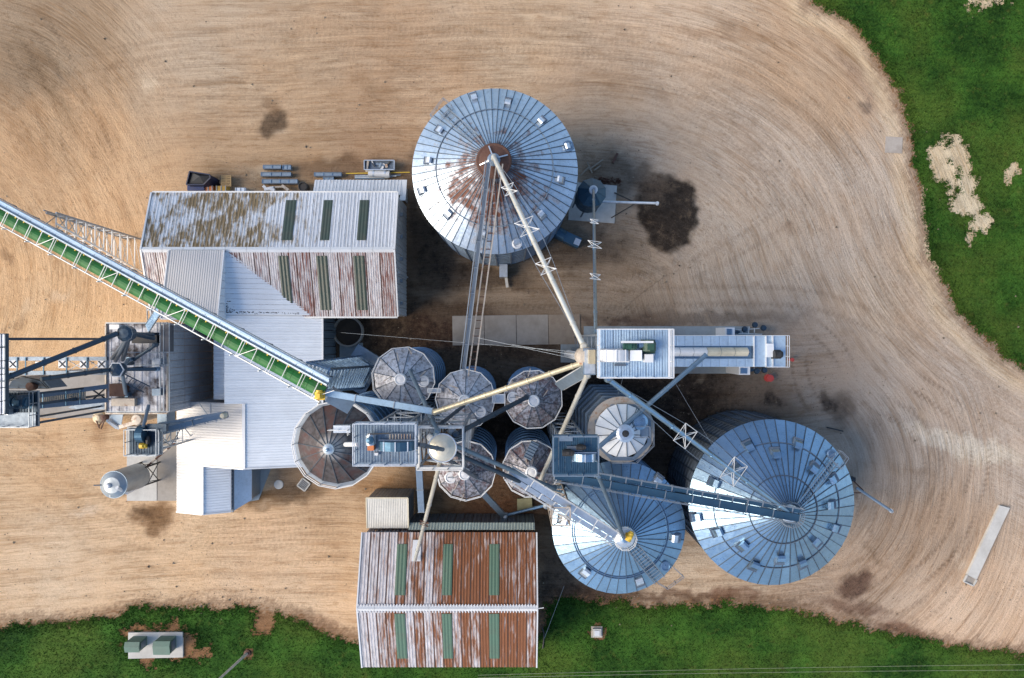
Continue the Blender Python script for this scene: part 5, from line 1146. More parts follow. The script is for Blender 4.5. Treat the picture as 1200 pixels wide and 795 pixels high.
spout('grey spout from the small blue deck to the yellow motor on the half white bin', P(701, 558, Z2-1), P(731, 630, 17), .24, PIPE_BL, flanges=3)
wires = [((600,404),(690,419),26,'upper of two thin guy wires left of the tallest elevator'), ((560,396),(688,424),24,'lower of two thin guy wires left of the tallest elevator'), ((786,440),(850,548),20,'thin guy wire slanting over the dark ground above the huge lower right bin'), ((730,443),(722,470),24,'short thin stay wire above the small cone-roofed bin')]
for a, b, z, lab in wires: solo('guy_wire', MB().beam(P(*a, z), P(*b, z+4), .022, .022), RAIL, lab, 'wire', 'guy wires')
b0 = P(0, 391, 3)
solo('guy_wire', MB().beam(P(400, 390, 6), P(668, 412, 24), .02, .02), RAIL, 'very long thin wire across the dark ground left of the long stained slab', 'wire', 'guy wires')

# ================================================================ catwalks and conveyors
def conveyor(label, p, q, w, trough, walk=None, wside=1, rail=RAIL, name='roof_conveyor', cat='conveyor', every=2.0, h=.5, group=None, rails=True, bars=0):
    p, q = Vector(p), Vector(q); t = thing(name, label, cat, ((p+q)/2), group); d = (q-p).normalized(); s = d.cross(Vector((0,0,1))).normalized(); L = (q-p).length; n = max(2, int(L/2.6))
    for k in range(n): MB().beam(p.lerp(q, k/n), p.lerp(q, (k+1)/n)-d*.04, w, h).build('trough_section', trough, t)
    for k in range(n+1): c = p.lerp(q, k/n); strut(t, 'flange', c-s*(w/2+.05), c+s*(w/2+.05), .08, rail, h+.1)
    if walk:
        for k in range(n):
            a, b = p.lerp(q, k/n), p.lerp(q, (k+1)/n)-d*.03; o = s*wside*(w/2+walk/2+.1)
            MB().beam(a+o, b+o, walk, .06).build('walkway_plank', trough, t)
    if rails:
        e0, e1 = -(w/2+.1), w/2+.1
        if walk: e0, e1 = (-(w/2+.08), w/2+walk+.15) if wside > 0 else (-(w/2+walk+.15), w/2+.08)
        for e in (e0, e1): railing(t, [p+s*e, q+s*e], 0, 1.05, rail, False, every, th=.06)
        if bars:
            for k in range(bars): c = p.lerp(q, (k+.5)/bars); strut(t, 'crossbar', c+s*e0+Vector((0,0,.0)), c+s*e1+Vector((0,0,.0)), .12, rail)
    return t
# from upper bin peak to small bin B: dark trough and rust coloured rail walk
conveyor('long dark catwalk conveyor from the rusted peak down to the small bins', Vector((ncx-.5, ncy-.6, NA+.7)), P(543, 433, 17.2), .32, GALV_DK, .0, name='catwalk', cat='catwalk', every=2.5, rail=RAIL)
q0, q1 = Vector((ncx+.6, ncy-.6, NA+.5)), P(553, 435, 17.0)
cw = thing('catwalk', 'brown open-grid walkway beside the dark conveyor below the rusted peak', 'catwalk', q0)
for sg in (-.32, .32): strut(cw, 'rail', q0+Vector((sg,0,0)), q1+Vector((sg,0,0)), .14, RUSTPALE)
for k in range(26): c = q0.lerp(q1, (k+.5)/26); strut(cw, 'crossbar', c+Vector((-.32,0,-.05)), c+Vector((.32,0,-.05)), .09, RUST)
# blue bridge P2 -> SE bin
conveyor('long blue conveyor bridge with railings running right onto the huge lower right bin', P(650, 557, 20.5), P(936, 607, SA+1.6), .75, DKBLUE, .55, wside=-1, rail=RAIL, name='conveyor_bridge', bars=16, group='conveyor bridges over the large bins')
conveyor('pale grey conveyor bridge ending at the yellow motor of the half white bin', P(598, 550, 20.5), P(722, 627, CA+1.5), .75, STEEL_LT, .5, wside=1, rail=RAIL_LT, name='conveyor_bridge', bars=8, group='conveyor bridges over the large bins')
# truss tower under the bridge near 655,590
lattice_tower('brown braced support tower at the upper left edge of the half white bin', P(652, 585, 12).x, P(652, 585, 12).y, 1.8, 1.8, 0, 19.5, 7, RUSTPALE, name='support_tower', th=.18)
# enclosed horizontal conveyor south of P1
conveyor('narrow blue-grey ground conveyor running down toward the small cream shed', P(489.5, 520, 8), P(494, 600, 5.2), .75, GALV_MID, rails=False, name='drag_conveyor')
conveyor('short grey conveyor sloping down-right below the middle small bin', P(565, 577, 6), P(590, 604, 2), .7, GALV_MID, rails=False, name='drag_conveyor')
a = thing('auger', 'pale auger lying right of the short grey conveyor above the rusty shed', 'auger', P(612, 600, 0)); MB().tube(P(591, 604.5, 1.6), P(640, 592, 2.2), .2, 12).build('tube', GALV, a); motor(a, P(592, 605, 1.9), .3, .6, (0,1,0), STEEL_LT); MB().lathe(P(640,592,1.9),[(.4,0),(.4,.6),(0,.7)],12).build('end_box', RAIL, a)
# light sky-blue duct from the green conveyor head
conveyor('pale sky-blue enclosed conveyor from the green conveyor head toward the distributor frame', P(371, 458.5, 27.5), P(507, 482, 26.5), .55, metal('pale_blue_paint', (.40,.56,.70), .2, .4), rails=False, name='enclosed_conveyor', h=.5)
# ---- green inclined conveyor
gA, gB = P(-90, 203.5, 15.2), P(380, 461, 28.0); d = (gB-gA).normalized(); s = Vector((0,0,1)).cross(d).normalized(); Lg = (gB-gA).length    # s points north-east (up in the picture)
gc = thing('green_conveyor', 'long inclined green covered belt conveyor with blue walkway crossing the left side', 'conveyor', (gA+gB)/2)
n = 30; kk = .078
for k in range(n):
    a, b = gA.lerp(gB, k/n), gA.lerp(gB, (k+1)/n)-d*.03; m = 5; vs = []
    for pt_ in (a, b): vs += [pt_+s*(lerp(-.56, .56, j/m))+Vector((0,0,.28*math.sin(math.pi*j/m))) for j in range(m+1)]
    vs2 = [v-Vector((0,0,.03)) for v in vs]; N = len(vs)
    mb = MB().add(vs+vs2, [[j, m+1+j, m+2+j, j+1][::-1] for j in range(m)]+[[N+j, N+m+1+j, N+m+2+j, N+j+1] for j in range(m)]); mb.build('belt_cover', GREEN, gc)
MB().beam(gA-Vector((0,0,.3)), gB-Vector((0,0,.3)), 1.2, .2).build('belt_frame', RAIL, gc)
mb = MB()
for k in range(44):                                       # yellow and black rollers seen beside the cover
    c = gA.lerp(gB, (k+.5)/44)
    mb.beam(c+s*.52+Vector((0,0,.1)), c+s*.70+Vector((0,0,.1)), .1, .1)
mb.build('roller_bracket', YELLOW, gc)['kind'] = 'stuff'
for k in range(n): MB().beam(gA.lerp(gB, k/n)+s*1.10+Vector((0,0,.2)), gA.lerp(gB, (k+1)/n)+s*1.10-d*.04+Vector((0,0,.2)), .55, .08).build('walkway_plank', metal('walkway_blue_steel', (.33,.43,.54), .5, .4) if k == 0 else bpy.data.materials['walkway_blue_steel'], gc)
MB().tube(gA+s*1.42+Vector((0,0,.55)), gB+s*1.42+Vector((0,0,.55)), .13, 10).build('conduit_pipe', metal('pale_blue_pipe', (.30,.42,.55), .2, .6), gc)
MB().tube(gA+s*.86+Vector((0,0,.45)), gB+s*.86+Vector((0,0,.45)), .10, 10).build('conduit_pipe', GALV_MID, gc)
MB().beam(gA-s*.86, gB-s*.86, .09, .3).build('side_beam', RAIL_LT, gc); MB().beam(gA+s*.72, gB+s*.72, .1, .3).build('side_beam', RAIL_LT, gc)
mb = MB()
nb_ = int(Lg/1.7)
for k in range(nb_):
    c = gA.lerp(gB, (k+.5)/nb_)
    strut(gc, 'crossbar', c-s*.86+Vector((0,0,.42)), c+s*.72+Vector((0,0,.42)), .06, RAIL_LT)
    if k % 2: strut(gc, 'crossbar', c-s*.86+Vector((0,0,.44))+d*.3, c+s*.72+Vector((0,0,.44))+d*.3, .04, RAIL_LT)
    if k % 5 == 0: strut(gc, 'brace', c-s*.86+Vector((0,0,.46)), c+s*.72+Vector((0,0,.46))+d*1.7, .05, RAIL_LT)
for k in range(int(Lg/3.2)+1):
    c = gA.lerp(gB, k/int(Lg/3.2)); strut(gc, 'rail_post', c+s*1.62, c+s*1.75+Vector((0,0,1.2)), .09, NAVY); 
    strut(gc, 'rail_post', c-s*.9-Vector((0,0,.4)), c-s*1.0+Vector((0,0,.5)), .1, RAIL_LT)
strut(gc, 'handrail', gA+s*1.75+Vector((0,0,1.2)), gB+s*1.75+Vector((0,0,1.2)), .075, NAVY); strut(gc, 'handrail', gA+s*1.68+Vector((0,0,.65)), gB+s*1.68+Vector((0,0,.65)), .05, NAVY)
motor(gc, P(374, 463.5, 28.3), .36, .6, (0,1,0), YELLOW, 'yellow drive motor'); MB().beam(P(369, 467, 27.8), P(380, 467, 27.8), .3, .3).build('motor_bracket', YELLOW, gc)
# discharge box at its head
t = thing('discharge_box', 'blue-grey discharge box under the head of the green conveyor', 'chute', P(397, 468, 25)); a = P(397, 468, 26.5); MB().beam(a+Vector((-.9,.5,0)), a+Vector((.9,-.7,-.8)), 1.3, 1.2).build('casing', GALV_MID, t)
# support tower near the head
zt = 26.8; a, b = P(352, 446, zt), P(428, 440, 0)
tx, ty = (a.x*.5+b.x*.5), (a.y*.5+b.y*.5)
lt = thing('support_tower', 'tall ladder-like braced tower under the head of the green conveyor beside the annex', 'tower', (b.x, b.y, 0)); wx_, wy_ = 1.9, 2.6
base = [P(424, 417, 0), P(441, 429, 0), P(427, 455, 0), P(409, 443, 0)]; top = [P(360, 425, zt), P(386, 433, zt), P(382, 458, zt), P(356, 450, zt)]
for p, q in zip(base, top): strut(lt, 'leg', p, q, .2, GALV)
nb2 = 17
for k in range(1, nb2+1):
    f = k/nb2; c = [p.lerp(q, f) for p, q in zip(base, top)]; c2 = [p.lerp(q, (k-1)/nb2) for p, q in zip(base, top)]
    for m in range(4): strut(lt, 'crossbar', c[m]+Vector((0,0,.01*m)), c[(m+1) % 4]+Vector((0,0,.01*m)), .16, GALV)
    for m in (1, 3): strut(lt, 'brace', c2[m], c[(m+1) % 4], .08, GALV_MID)
    if k % 17 == 3: MB().add([c[0]-Vector((0,0,.05)), c[1]-Vector((0,0,.05)), c[2]-Vector((0,0,.05)), c[3]-Vector((0,0,.05))], [[0,1,2,3]]).build('landing', GALV_MID, lt)
MB().prism([(p.x+(p.x-b.x)*.8, p.y+(p.y-b.y)*.6) for p in base], -.3, .5).build('footing', GALV_MID, lt)
# pale support truss far left
zt = 17.8; a = P(60, 256, zt); b = P(158, 300, 0)
lt = thing('support_tower', 'leaning pale braced truss between the green conveyor and the left end of the striped shed', 'tower', (b.x, b.y, 0))
base = [Vector((b.x+sx*.9, b.y+sy*2.1, 0)) for sx, sy in ((-1,-1),(1,-1),(1,1),(-1,1))]; top = [Vector((a.x+sx*.5, a.y+sy*.55, zt)) for sx, sy in ((-1,-1),(1,-1),(1,1),(-1,1))]
for k, (p, q) in enumerate(zip(base, top)): strut(lt, 'leg', p, q, .17, RAIL if k > 1 else RAIL_LT)
for k in range(10):
    c = [p.lerp(q, k/10) for p, q in zip(base, top)]; c2 = [p.lerp(q, (k+1)/10) for p, q in zip(base, top)]
    for m in range(4):
        if k: strut(lt, 'crossbar', c[m]+Vector((0,0,.01*m)), c[(m+1) % 4]+Vector((0,0,.01*m)), .10, RAIL_LT)
        strut(lt, 'brace', c[m], c2[(m+1) % 4], .08, RUSTPALE)
c0, c1 = base[3].lerp(top[3], .0)+Vector((0,.25,.4)), top[3]+Vector((0,.2,.4)); strut(lt, 'handrail', c0, c1, .1, RAIL)
# small ladder truss under the conveyor at 180,372
t = thing('access_ladder', 'small steel stair hanging below the green conveyor above the sooty receiving roof', 'ladder', P(183, 372, 14)); ladder(t, P(172, 386, 12.2), P(186, 364, 19), .9, GALV, 'ladder', .4, .1)
strut(t, 'post', P(172, 358, 18.5), P(173, 377, 11.6), .1, RAIL_LT)

# ================================================================ west receiving tower and its machines
zt = 11.5; a, b = P(125, 484.5, zt), P(197, 378.5, zt)
wt = thing('receiving_tower', 'square receiving building with sooty white roof and dark ribbed right wall', 'building', ((a.x+b.x)/2, (a.y+b.y)/2, 0))
WT = metal('sooty_white_roof_steel', (.60,.61,.65), .15, .5, dirt=.8, dirtcol=(.05,.045,.045), rust=.62, rustcol=(.05,.035,.03), rscale=.42, rustmask=lambda t, p: t.ramp(t.math('ADD', t.n('ShaderNodeSeparateXYZ').outputs[1] if False else t.noise(p, .2, 2), 0.), .35, .6, .5, 1))
gabled_sheets(wt, 'roof_sheet', (a.x, b.y, zt), (b.x, b.y, zt), (b.x, a.y, zt), (a.x, a.y, zt), 8, WT, nrib=1)
WD = metal('dull_grey_wall_steel', (.56,.57,.60), .3, .5, dirt=.35, bump=.2)
for z0, z1 in ((0, 3.7), (3.75, 7.5), (7.55, 11.35)): wall_sheets(wt, (b.x-.05, a.y+.05), (b.x-.05, b.y-.05), z0, z1, z1, 12, WD, (1, 0))
for p, q, nn in (((a.x+.05, a.y+.05), (b.x-.05, a.y+.05), (0,-1)), ((a.x+.05, b.y-.05), (b.x-.05, b.y-.05), (0,1)), ((a.x+.05, a.y+.05), (a.x+.05, b.y-.05), (-1,0))): wall_sheets(wt, p, q, 0, 11.35, 11.35, 10, WD, nn)
mb = MB()
for p, q in (((a.x,a.y),(b.x,a.y)),((b.x,a.y+.1),(b.x,b.y-.1)),((b.x,b.y),(a.x,b.y)),((a.x,b.y-.1),(a.x,a.y+.1))): mb.beam((p[0],p[1],zt+.1), (q[0],q[1],zt+.1), .14, .3)
mb.build('parapet', RUSTPALE, wt)
z = zt+.15
W = lambda zx, zy: px_(zx, zy, 115, 365, .1635)
for k, (q0, q1, w, h, m) in enumerate([((110,520),(0,0),0,0,None)]): pass
def wbox(x0, y0, x1, y1, h, mat, name, zz=z):
    p, q = P(*W(x0, y1), zz+h), P(*W(x1, y0), zz+h); return MB().box(p.x, q.x, p.y, q.y, zz-.1, zz+h).build(name, mat, wt)
wbox(80, 520, 190, 610, .8, RUST, 'roof_opening'); wbox(95, 625, 260, 680, .5, RUSTPALE, 'roof_plate'); wbox(385, 555, 440, 605, .5, GALV_MID, 'vent_box'); wbox(385, 340, 445, 400, .6, STEEL_LT, 'vent_box'); wbox(440, 100, 510, 290, .9, metal('dark_machine_steel', (.12,.12,.13), .4, .5), 'machine_housing'); wbox(80, 95, 150, 130, .5, WHITE, 'roof_box'); wbox(240, 170, 420, 230, 1.0, BLACK, 'machine_housing')
mb = MB()
for q0, q1 in (((60,85),(520,85)), ((445,80),(445,720)), ((470,80),(470,720)), ((510,80),(510,720)), ((80,295),(510,295)), ((200,385),(510,385)), ((60,720),(510,720))): mb.beam(P(*W(*q0), z+.9), P(*W(*q1), z+.9), .09, .09)
mb.build('roof_railing', RAIL, wt)
ladder(wt, P(*W(165, 470), z+2.4), P(*W(350, 560), z+.4), .9, NAVY, 'roof_ladder', .5, .09)
ladder(wt, P(*W(456, 540), z+.3), P(*W(456, 90), z+.3), .5, RAIL_LT, 'roof_ladder', .5, .07)
# the two distributor heads
hd = P(136, 433.5, zt+5); h1 = thing('pipe_distributor', 'hexagonal dark blue distributor with pipes fanning out over the sooty roof', 'distributor', hd)
MB().lathe(hd-Vector((0,0,1.6)), [(.4,0),(.78,.9),(.78,1.6),(.4,1.9),(0,1.95)], 6).build('drum', NAVY, h1); MB().ring(hd-Vector((0,0,.1)), .8, .1, .15, 6).build('rim', STEEL_LT, h1)
for q, zz in (((200,600), z+.5), ((410,415), z+1.4), ((215,345),z+2.5)):
    e = P(*W(*q), zz); MB().tube(hd-Vector((0,0,1)), e, .2, 12).build('pipe', GALV_MID if q[0] != 410 else NAVY, h1); MB().tube(e, e-Vector((0,0,.7)), .26, 12).build('elbow', GALV, h1)
strut(h1, 'post', hd-Vector((0,0,1.5)), (hd.x, hd.y, zt), .3, NAVY)
hd2 = P(146.5, 391, zt+6.5); h2 = thing('pipe_distributor', 'round dark blue distributor at the top left corner of the sooty receiving roof', 'distributor', hd2)
MB().lathe(hd2-Vector((0,0,1.6)), [(.4,0),(.8,.8),(.8,1.6),(.5,1.85),(0,1.9)], 10).build('drum', NAVY, h2); MB().ring(hd2-Vector((0,0,.1)), .82, .08, .15, 10).build('rim', NAVY, h2)
for q, zz in (((100,340), z+1), ((125,355), z+1.2), ((175,350), z+1), ((400,195), z+2.5), ((395,170), z+2.2)):
    st0 = hd2-Vector((0,0,1)); e = P(*W(*q), zz)
    MB().tube(st0+(e-st0).normalized()*.4, e, .21, 12).build('pipe', GALV_DK if q[0] < 200 else NAVY, h2)
strut(h2, 'post', hd2-Vector((0,0,1.5)), (hd2.x, hd2.y, zt), .3, NAVY)
spout('blue diagonal pipe crossing the upper right of the sooty receiving roof', P(*W(415, 240), z+3), P(*W(210, 375), z+1.5), .24, NAVY, flanges=2)
spout('long dark blue spout from the left edge up to the round distributor', P(-6, 448.5, 26), hd2+Vector((-.7,0,.2)), .34, NAVY, flanges=4, elbow=False)
spout('straight dark blue spout below the long one, ending at the hexagonal distributor', P(48, 444.5, 22), hd+Vector((-.7,0,0)), .30, NAVY, flanges=4, elbow=False)
# small elevator platform south of it
zp = 14.0
pp, a5, b5 = platform('small dark blue deck with half round head and yellow box below the receiving tower', 151.5, 502, 189.5, 533, zp, NAVY, nd=4, rail=RAIL)
X = lambda zx, zy: px_(zx, zy, 110, 475, .1698)
c = P(*X(318, 205), zp+.9); mb = MB(); m = 12; vs = []
for xx in (-.38, .38):
    vs += [Vector((c.x+xx, c.y-math.cos(math.pi*j/m)*1.0, zp+.1+math.sin(math.pi*j/m)*1.3)) for j in range(m+1)]
mb.add(vs, [[j, m+1+j, m+2+j, j+1] for j in range(m)]+[list(range(m+1)), list(range(m+1, 2*m+2))[::-1]]).build('head_cover', DKBLUE, pp)
MB().box(c.x+.5, c.x+2.6, c.y+.3, c.y+1.1, zp, zp+.5).build('drive_housing', NAVY, pp); motor(pp, P(*X(335, 280), zp+.6), .3, .5, (1,0,0), YELLOW, 'yellow motor'); motor(pp, P(*X(372, 245), zp+.6), .2, .7, (0,1,0), BLACK)
mb = MB(); mb.box(P(*X(210,0), zp).x, P(*X(240,0), zp).x, a5.y, b5.y, zp-.6, zp-.5); mb.build('side_step', CONC_LT, pp)
lattice_tower('', (a5.x+b5.x)/2+.2, (a5.y+b5.y)/2, 2., 2., 0, zp-.35, 5, RAIL, parent=pp); MB().box(c.x-.3, c.x+.3, c.y-.6, c.y+.6, 0, zp).build('elevator_leg', GALV_MID, pp)
MB().box(P(*X(405,0), zp-2).x, P(*X(470,0), zp-2).x, P(*X(0,165), zp-2).y, P(*X(0,55), zp-2).y, zp-5, zp-3).build('intake_box', GALV_MID, pp)
spout('dark grey pipe rising from the small blue deck onto the sooty roof', P(*X(378, 0), zt+2.2), P(*X(340, 150), zp+1), .22, GALV_DK, flanges=2, elbow=False)
conveyor('dark railed catwalk crossing over the warm white annex slope', P(186, 505.5, 11.8), P(266, 486, 9.6), .55, GALV_MID, .0, name='catwalk', cat='catwalk', every=1.6, rail=RAIL, bars=5)
q0, q1 = P(186, 497, 11.6), P(265, 483.5, 9.8); t = thing('catwalk_beam', 'thin dark support beam beside the catwalk over the warm annex slope', 'beam', q0); strut(t, 'beam', q0, q1, .28, GALV_MID)
for k in range(5): c = q0.lerp(q1, .15+.17*k); strut(t, 'bracket', c, c+Vector((.1,-.9,-.2)), .1, RAIL)
strut(t, 'brace', P(232, 471, 9.5), P(243, 486, 9.9), .09, RAIL); strut(t, 'brace', P(247, 473, 9.3), P(247, 484, 9.8), .09, RAIL)
MB().lathe(P(264, 486.5, 9.6), [(.3,0),(.4,.3),(.25,.9),(0,.95)], 14).build('end_drive', CREAMP, t)
# machine clutter at the left: yellow-beige round thing + white panel
t = thing('intake_hopper', 'cream cylindrical intake with rusty frame beside the drive-over strip', 'hopper', P(121, 492, 0)); Y = lambda zx, zy: px_(zx, zy, 110, 475, .1698)
MB().lathe(P(*Y(45, 85), 2.5), [(.3,-2),(.75,-1.2),(.75,.4),(.3,.7),(0,.75)], 20).build('drum', metal('cream_drum', (.62,.50,.33), .1, .5, dirt=.3), t); MB().lathe(P(*Y(70, 85), 3.5), [(.35,-.6),(.35,.2),(0,.3)], 14).build('cap', RUST, t)
for q0, q1 in (((10,65),(80,75)), ((30,150),(70,95)), ((50,165),(75,100)), ((0,70),(40,160))): strut(t, 'brace', P(*Y(*q0), 3), P(*Y(*q1), 3.3), .11, RUST)
t = thing('white_cover', 'tilted white and grey trapezoid cover leaning below the receiving tower', 'panel', P(138, 492, 0)); v = [P(*Y(90,65),3), P(*Y(200,65),3), P(*Y(185,150),1.5), P(*Y(150,165),1.2), P(*Y(85,115),2.4)]
MB().add(v+[q-Vector((0,0,.15)) for q in v], [[0,1,2,3,4][::-1],[0,1,6,5],[1,2,7,6],[2,3,8,7],[3,4,9,8],[4,0,5,9]]).build('cover', STEEL_LT, t); strut(t, 'white_edge', P(*Y(100,110),2.6), P(*Y(175,160),1.5), .3, WHITE)
for q in ((95,70),(195,70),(170,150)): strut(t, 'support_leg', P(*Y(*q), 2.4-(.8 if q[1] > 100 else 0)), P(*Y(*q), 0), .1, RAIL)
t = thing('feed_bench', 'rusty beam bench along the lower edge of the receiving tower', 'beam', P(165, 490, 0)); strut(t, 'beam', P(*Y(180,150),4), P(*Y(285,120),4), .45, RUSTPALE); strut(t, 'beam', P(*Y(470,85),4), P(*Y(560,75),4), .8, metal('ochre_steel', (.30,.20,.08), .1, .6)); 
for q in ((190,148),(275,122),(480,84),(550,76)): strut(t, 'leg', P(*Y(*q),3.9), P(*Y(*q),0), .12, RAIL)
MB().lathe(P(*Y(300,100),5), [(.3,-4.8),(.45,-.5),(.75,0),(.6,.3),(0,.35)], 18).build('round_valve', RUSTPALE, t)
# leaning-looking white tank on legs
zt_ = 8.2; c = P(133.8, 568, zt_); r = 15.5*S0*(H-zt_)
tk = thing('white_tank', 'upright pale cylindrical tank with domed grey-blue top at lower left', 'tank', (c.x, c.y, 0))
MB().lathe((c.x, c.y, 0), [(.3, 1.9), (r, 3.2), (r, 3.25), (r, zt_-.1), (r+.06, zt_), (r*.96, zt_+.12), (r*.6, zt_+.5), (0, zt_+.62)], 32).build('shell', metal('tank_steel', (.30,.34,.37), .5, .42, dirt=.2), tk, smooth=False)
MB().ring((c.x, c.y, zt_), r+.02, .06, .1, 32).build('top_rim', GALV_MID, tk)
MB().lathe(P(127, 569.5, zt_+.6), [(.32,-.4),(.32,.2),(.2,.3),(0,.32)], 14).build('fill_cap', WHITE, tk)
for k in range(4):
    a = R_(45+90*k); strut(tk, 'leg', (c.x+r*.98*math.cos(a), c.y+r*.98*math.sin(a), 3.5), (c.x+r*1.05*math.cos(a), c.y+r*1.05*math.sin(a), 0), .15, BLACK)
    b = R_(135+90*k)
    for z0, z1 in ((.3, 3.0), (3.0, .3)): strut(tk, 'brace', (c.x+r*math.cos(a), c.y+r*math.sin(a), z0), (c.x+r*math.cos(b), c.y+r*math.sin(b), z1), .08, BLACK)
MB().tube(P(137, 571.5, zt_+.9), P(149, 578, 7.5), .2, 12).tube(P(149, 578, 7.5), P(175, 564.5, 1.0), .16, 12).build('fill_pipe', WHITE, tk)
MB().tube(P(110, 569, zt_), P(123, 568.5, zt_+.3), .07, 8).build('guy_pipe', NAVY, tk); strut(tk, 'vent_pipe', P(129, 572, zt_+.5), P(129, 583, zt_+.2), .08, RAIL_LT)
t = thing('red_white_pole', 'slanting red and white banded auger pole above the pale tank', 'auger', P(180, 540, 0)); q0, q1 = P(165, 553, 1.5), P(206, 518, 4.5)
for k in range(9): MB().tube(q0.lerp(q1, k/9), q0.lerp(q1, (k+1)/9), .13, 10).build('band', RUST if k % 3 else RUSTPALE, t)
strut(t, 'support_leg', q1, (q1.x, q1.y, 0), .12, RAIL)
# far left elevator and bridges
p6, a6, b6 = platform('long pale blue roof deck cut by the left edge of the view', -46, 391, 7.5, 486, 26, WHITE_B, nd=5, rail=NAVY, name='elevator_platform')
MB().beam((b6.x-.05, a6.y, 26.02), (b6.x-.05, b6.y, 26.02), .1, .2).build('fascia', NAVY, p6)
for yy in (407, 432, 447): strut(p6, 'seam_bar', P(-40, yy, 26.2), P(7, yy, 26.2), .1, NAVY)
p7, a7, b7 = platform('dark blue machine deck with two round motors at the left edge', -8, 458, 44, 500, 22.5, NAVY, nd=5, rail=RAIL)
mb = MB(); a, b = P(-8, 500, 22.6), P(42, 483.5, 22.6); mb.box(a.x, b.x, a.y, b.y, 22.56, 22.62); mb.build('grating', GALV_DK, p7)
for x in (10, 25): motor(p7, P(x, 472, 23.6), .55, 1.0, (1, 0, 0), DKBLUE)
MB().box(P(5,0,23).x, P(12,0,23).x, P(0,486,23).y, P(0,479,23).y, 22.6, 23.3).build('control_box', STEEL_LT, p7)
for x0, x1, y0, y1 in ((-6, 2, 462, 478), (30, 36, 462, 476)): MB().box(P(x0,0,23).x, P(x1,0,23).x, P(0,y1,23).y, P(0,y0,23).y, 22.6, 24.2).build('machine_housing', NAVY, p7)
for sx, sy in ((a7.x+.3, a7.y+.3), (b7.x-.3, a7.y+.3), (b7.x-.3, b7.y-.3)): strut(p7, 'leg', (sx, sy, 0), (sx, sy, 22.2), .2, NAVY)
for sx, sy in ((b6.x-.5, a6.y+.5), (b6.x-.5, b6.y-.5)): strut(p6, 'leg', (sx, sy, 0), (sx, sy, 25.7), .25, NAVY)
# hooded hopper
t = thing('hooded_hopper', 'dark trapezoid hopper hood between the left machine deck and the pipe bridges', 'hopper', P(35, 448, 14))
v0 = [P(9,455,20), P(60,455,20), P(52,446,20.8), P(30,441,21.4), P(14,446,20.8)]; v1 = [p-Vector((0,0,2.5)) for p in v0]
MB().add(v0+v1, [[0,1,2,3,4], [5,6,1,0],[6,7,2,1],[7,8,3,2],[8,9,4,3],[9,5,0,4],[9,8,7,6,5]]).build('hood', GALV_DK, t)
railing(t, v0[1:]+v0[:1], 0, .6, BLACK, True, 1.2); MB().lathe(P(37, 453, 20.7), [(.4,-.4),(.4,.3),(0,.35)], 14).build('inlet', RUST, t)
# bridge 1 and 2
t = thing('pipe_bridge', 'horizontal open bridge with four white crossed boxes between dark beams at left', 'bridge', P(66, 430, 14)); zb = 14.5
for y in (420.5, 437): strut(t, 'beam', P(4, y, zb), P(126, y, zb), .42, GALV_DK)
for k, x in enumerate((15, 73, 98, 119)):
    c = P(x, 427, zb+.2); w = .42
    MB().box(c.x-w, c.x+w, c.y-w, c.y+w, zb-.1, zb+.2).build('white_box', WHITE, t)
    for sg in (-1, 1): strut(t, 'brace', (c.x-w*.8, c.y-w*.8*sg, zb+.24), (c.x+w*.8, c.y+w*.8*sg, zb+.24+.01*sg), .08, BLACK)
MB().box(*[P(42,0,zb).x, P(52,0,zb).x, P(0,430,zb).y, P(0,424,zb).y], zb-.1, zb+.1).build('white_box', WHITE, t)
for x in (20, 30, 51, 78, 102): strut(t, 'crossbar', P(x, 419, zb+.3), P(x, 440, zb+.3), .09, DKBLUE)
for x0, x1 in ((78,102),(102,124)):
    strut(t, 'brace', P(x0, 421, zb), P(x1, 436, zb), .06, RAIL); strut(t, 'brace', P(x0, 436, zb+.02), P(x1, 421, zb+.02), .06, RAIL)
for x in (51, 102): strut(t, 'leg', P(x, 437, zb-.2), Vector((P(x, 437, zb).x, P(x, 437, zb).y, 0)), .22, RAIL)
t = thing('ladder_bridge', 'sloping bridge with closely spaced rungs between two dark beams at left', 'bridge', P(85, 465, 13)); zb = 15.5
q = [P(44, 464, zb+2), P(126, 453, zb-2), P(44, 476.5, zb+2), P(126, 469, zb-2)]
strut(t, 'beam', q[0], q[1], .48, GALV_DK); strut(t, 'beam', q[2], q[3], .48, GALV_DK)
for k in range(22):
    f = .02+k*.03; strut(t, 'rung', q[0].lerp(q[1], f)+Vector((0,0,-.1)), q[2].lerp(q[3], f)+Vector((0,0,-.1)), .17, RUSTPALE)
for k in (.1, .42, .62): strut(t, 'crossbar', q[0].lerp(q[1], k)+Vector((0,.2,.3)), q[2].lerp(q[3], k)+Vector((0,-.2,.3)), .09, DKBLUE)
strut(t, 'brace', q[0].lerp(q[1], .75), q[2].lerp(q[3], 1), .12, BLACK); strut(t, 'brace', q[2].lerp(q[3], .75), q[0].lerp(q[1], 1), .12, BLACK)
for k in (.2, .8): c = q[2].lerp(q[3], k); strut(t, 'leg', c, (c.x, c.y, 0), .2, RAIL)
t = thing('dock_plate', 'dark grey wedge plate under the ladder-like bridge at left', 'plate', P(105, 476, 0)); v = [P(86, 475, 6), P(124, 472, 6), P(124, 480, 6), P(90, 480, 6), P(80, 478, 6)]
MB().add(v+[p-Vector((0,0,.5)) for p in v], [[0,1,2,3,4][::-1],[0,1,6,5],[1,2,7,6],[2,3,8,7],[3,4,9,8],[4,0,5,9]]).build('plate', GALV_DK, t)
for p in v[:3]: strut(t, 'leg', p, (p.x, p.y, 0), .15, RAIL)

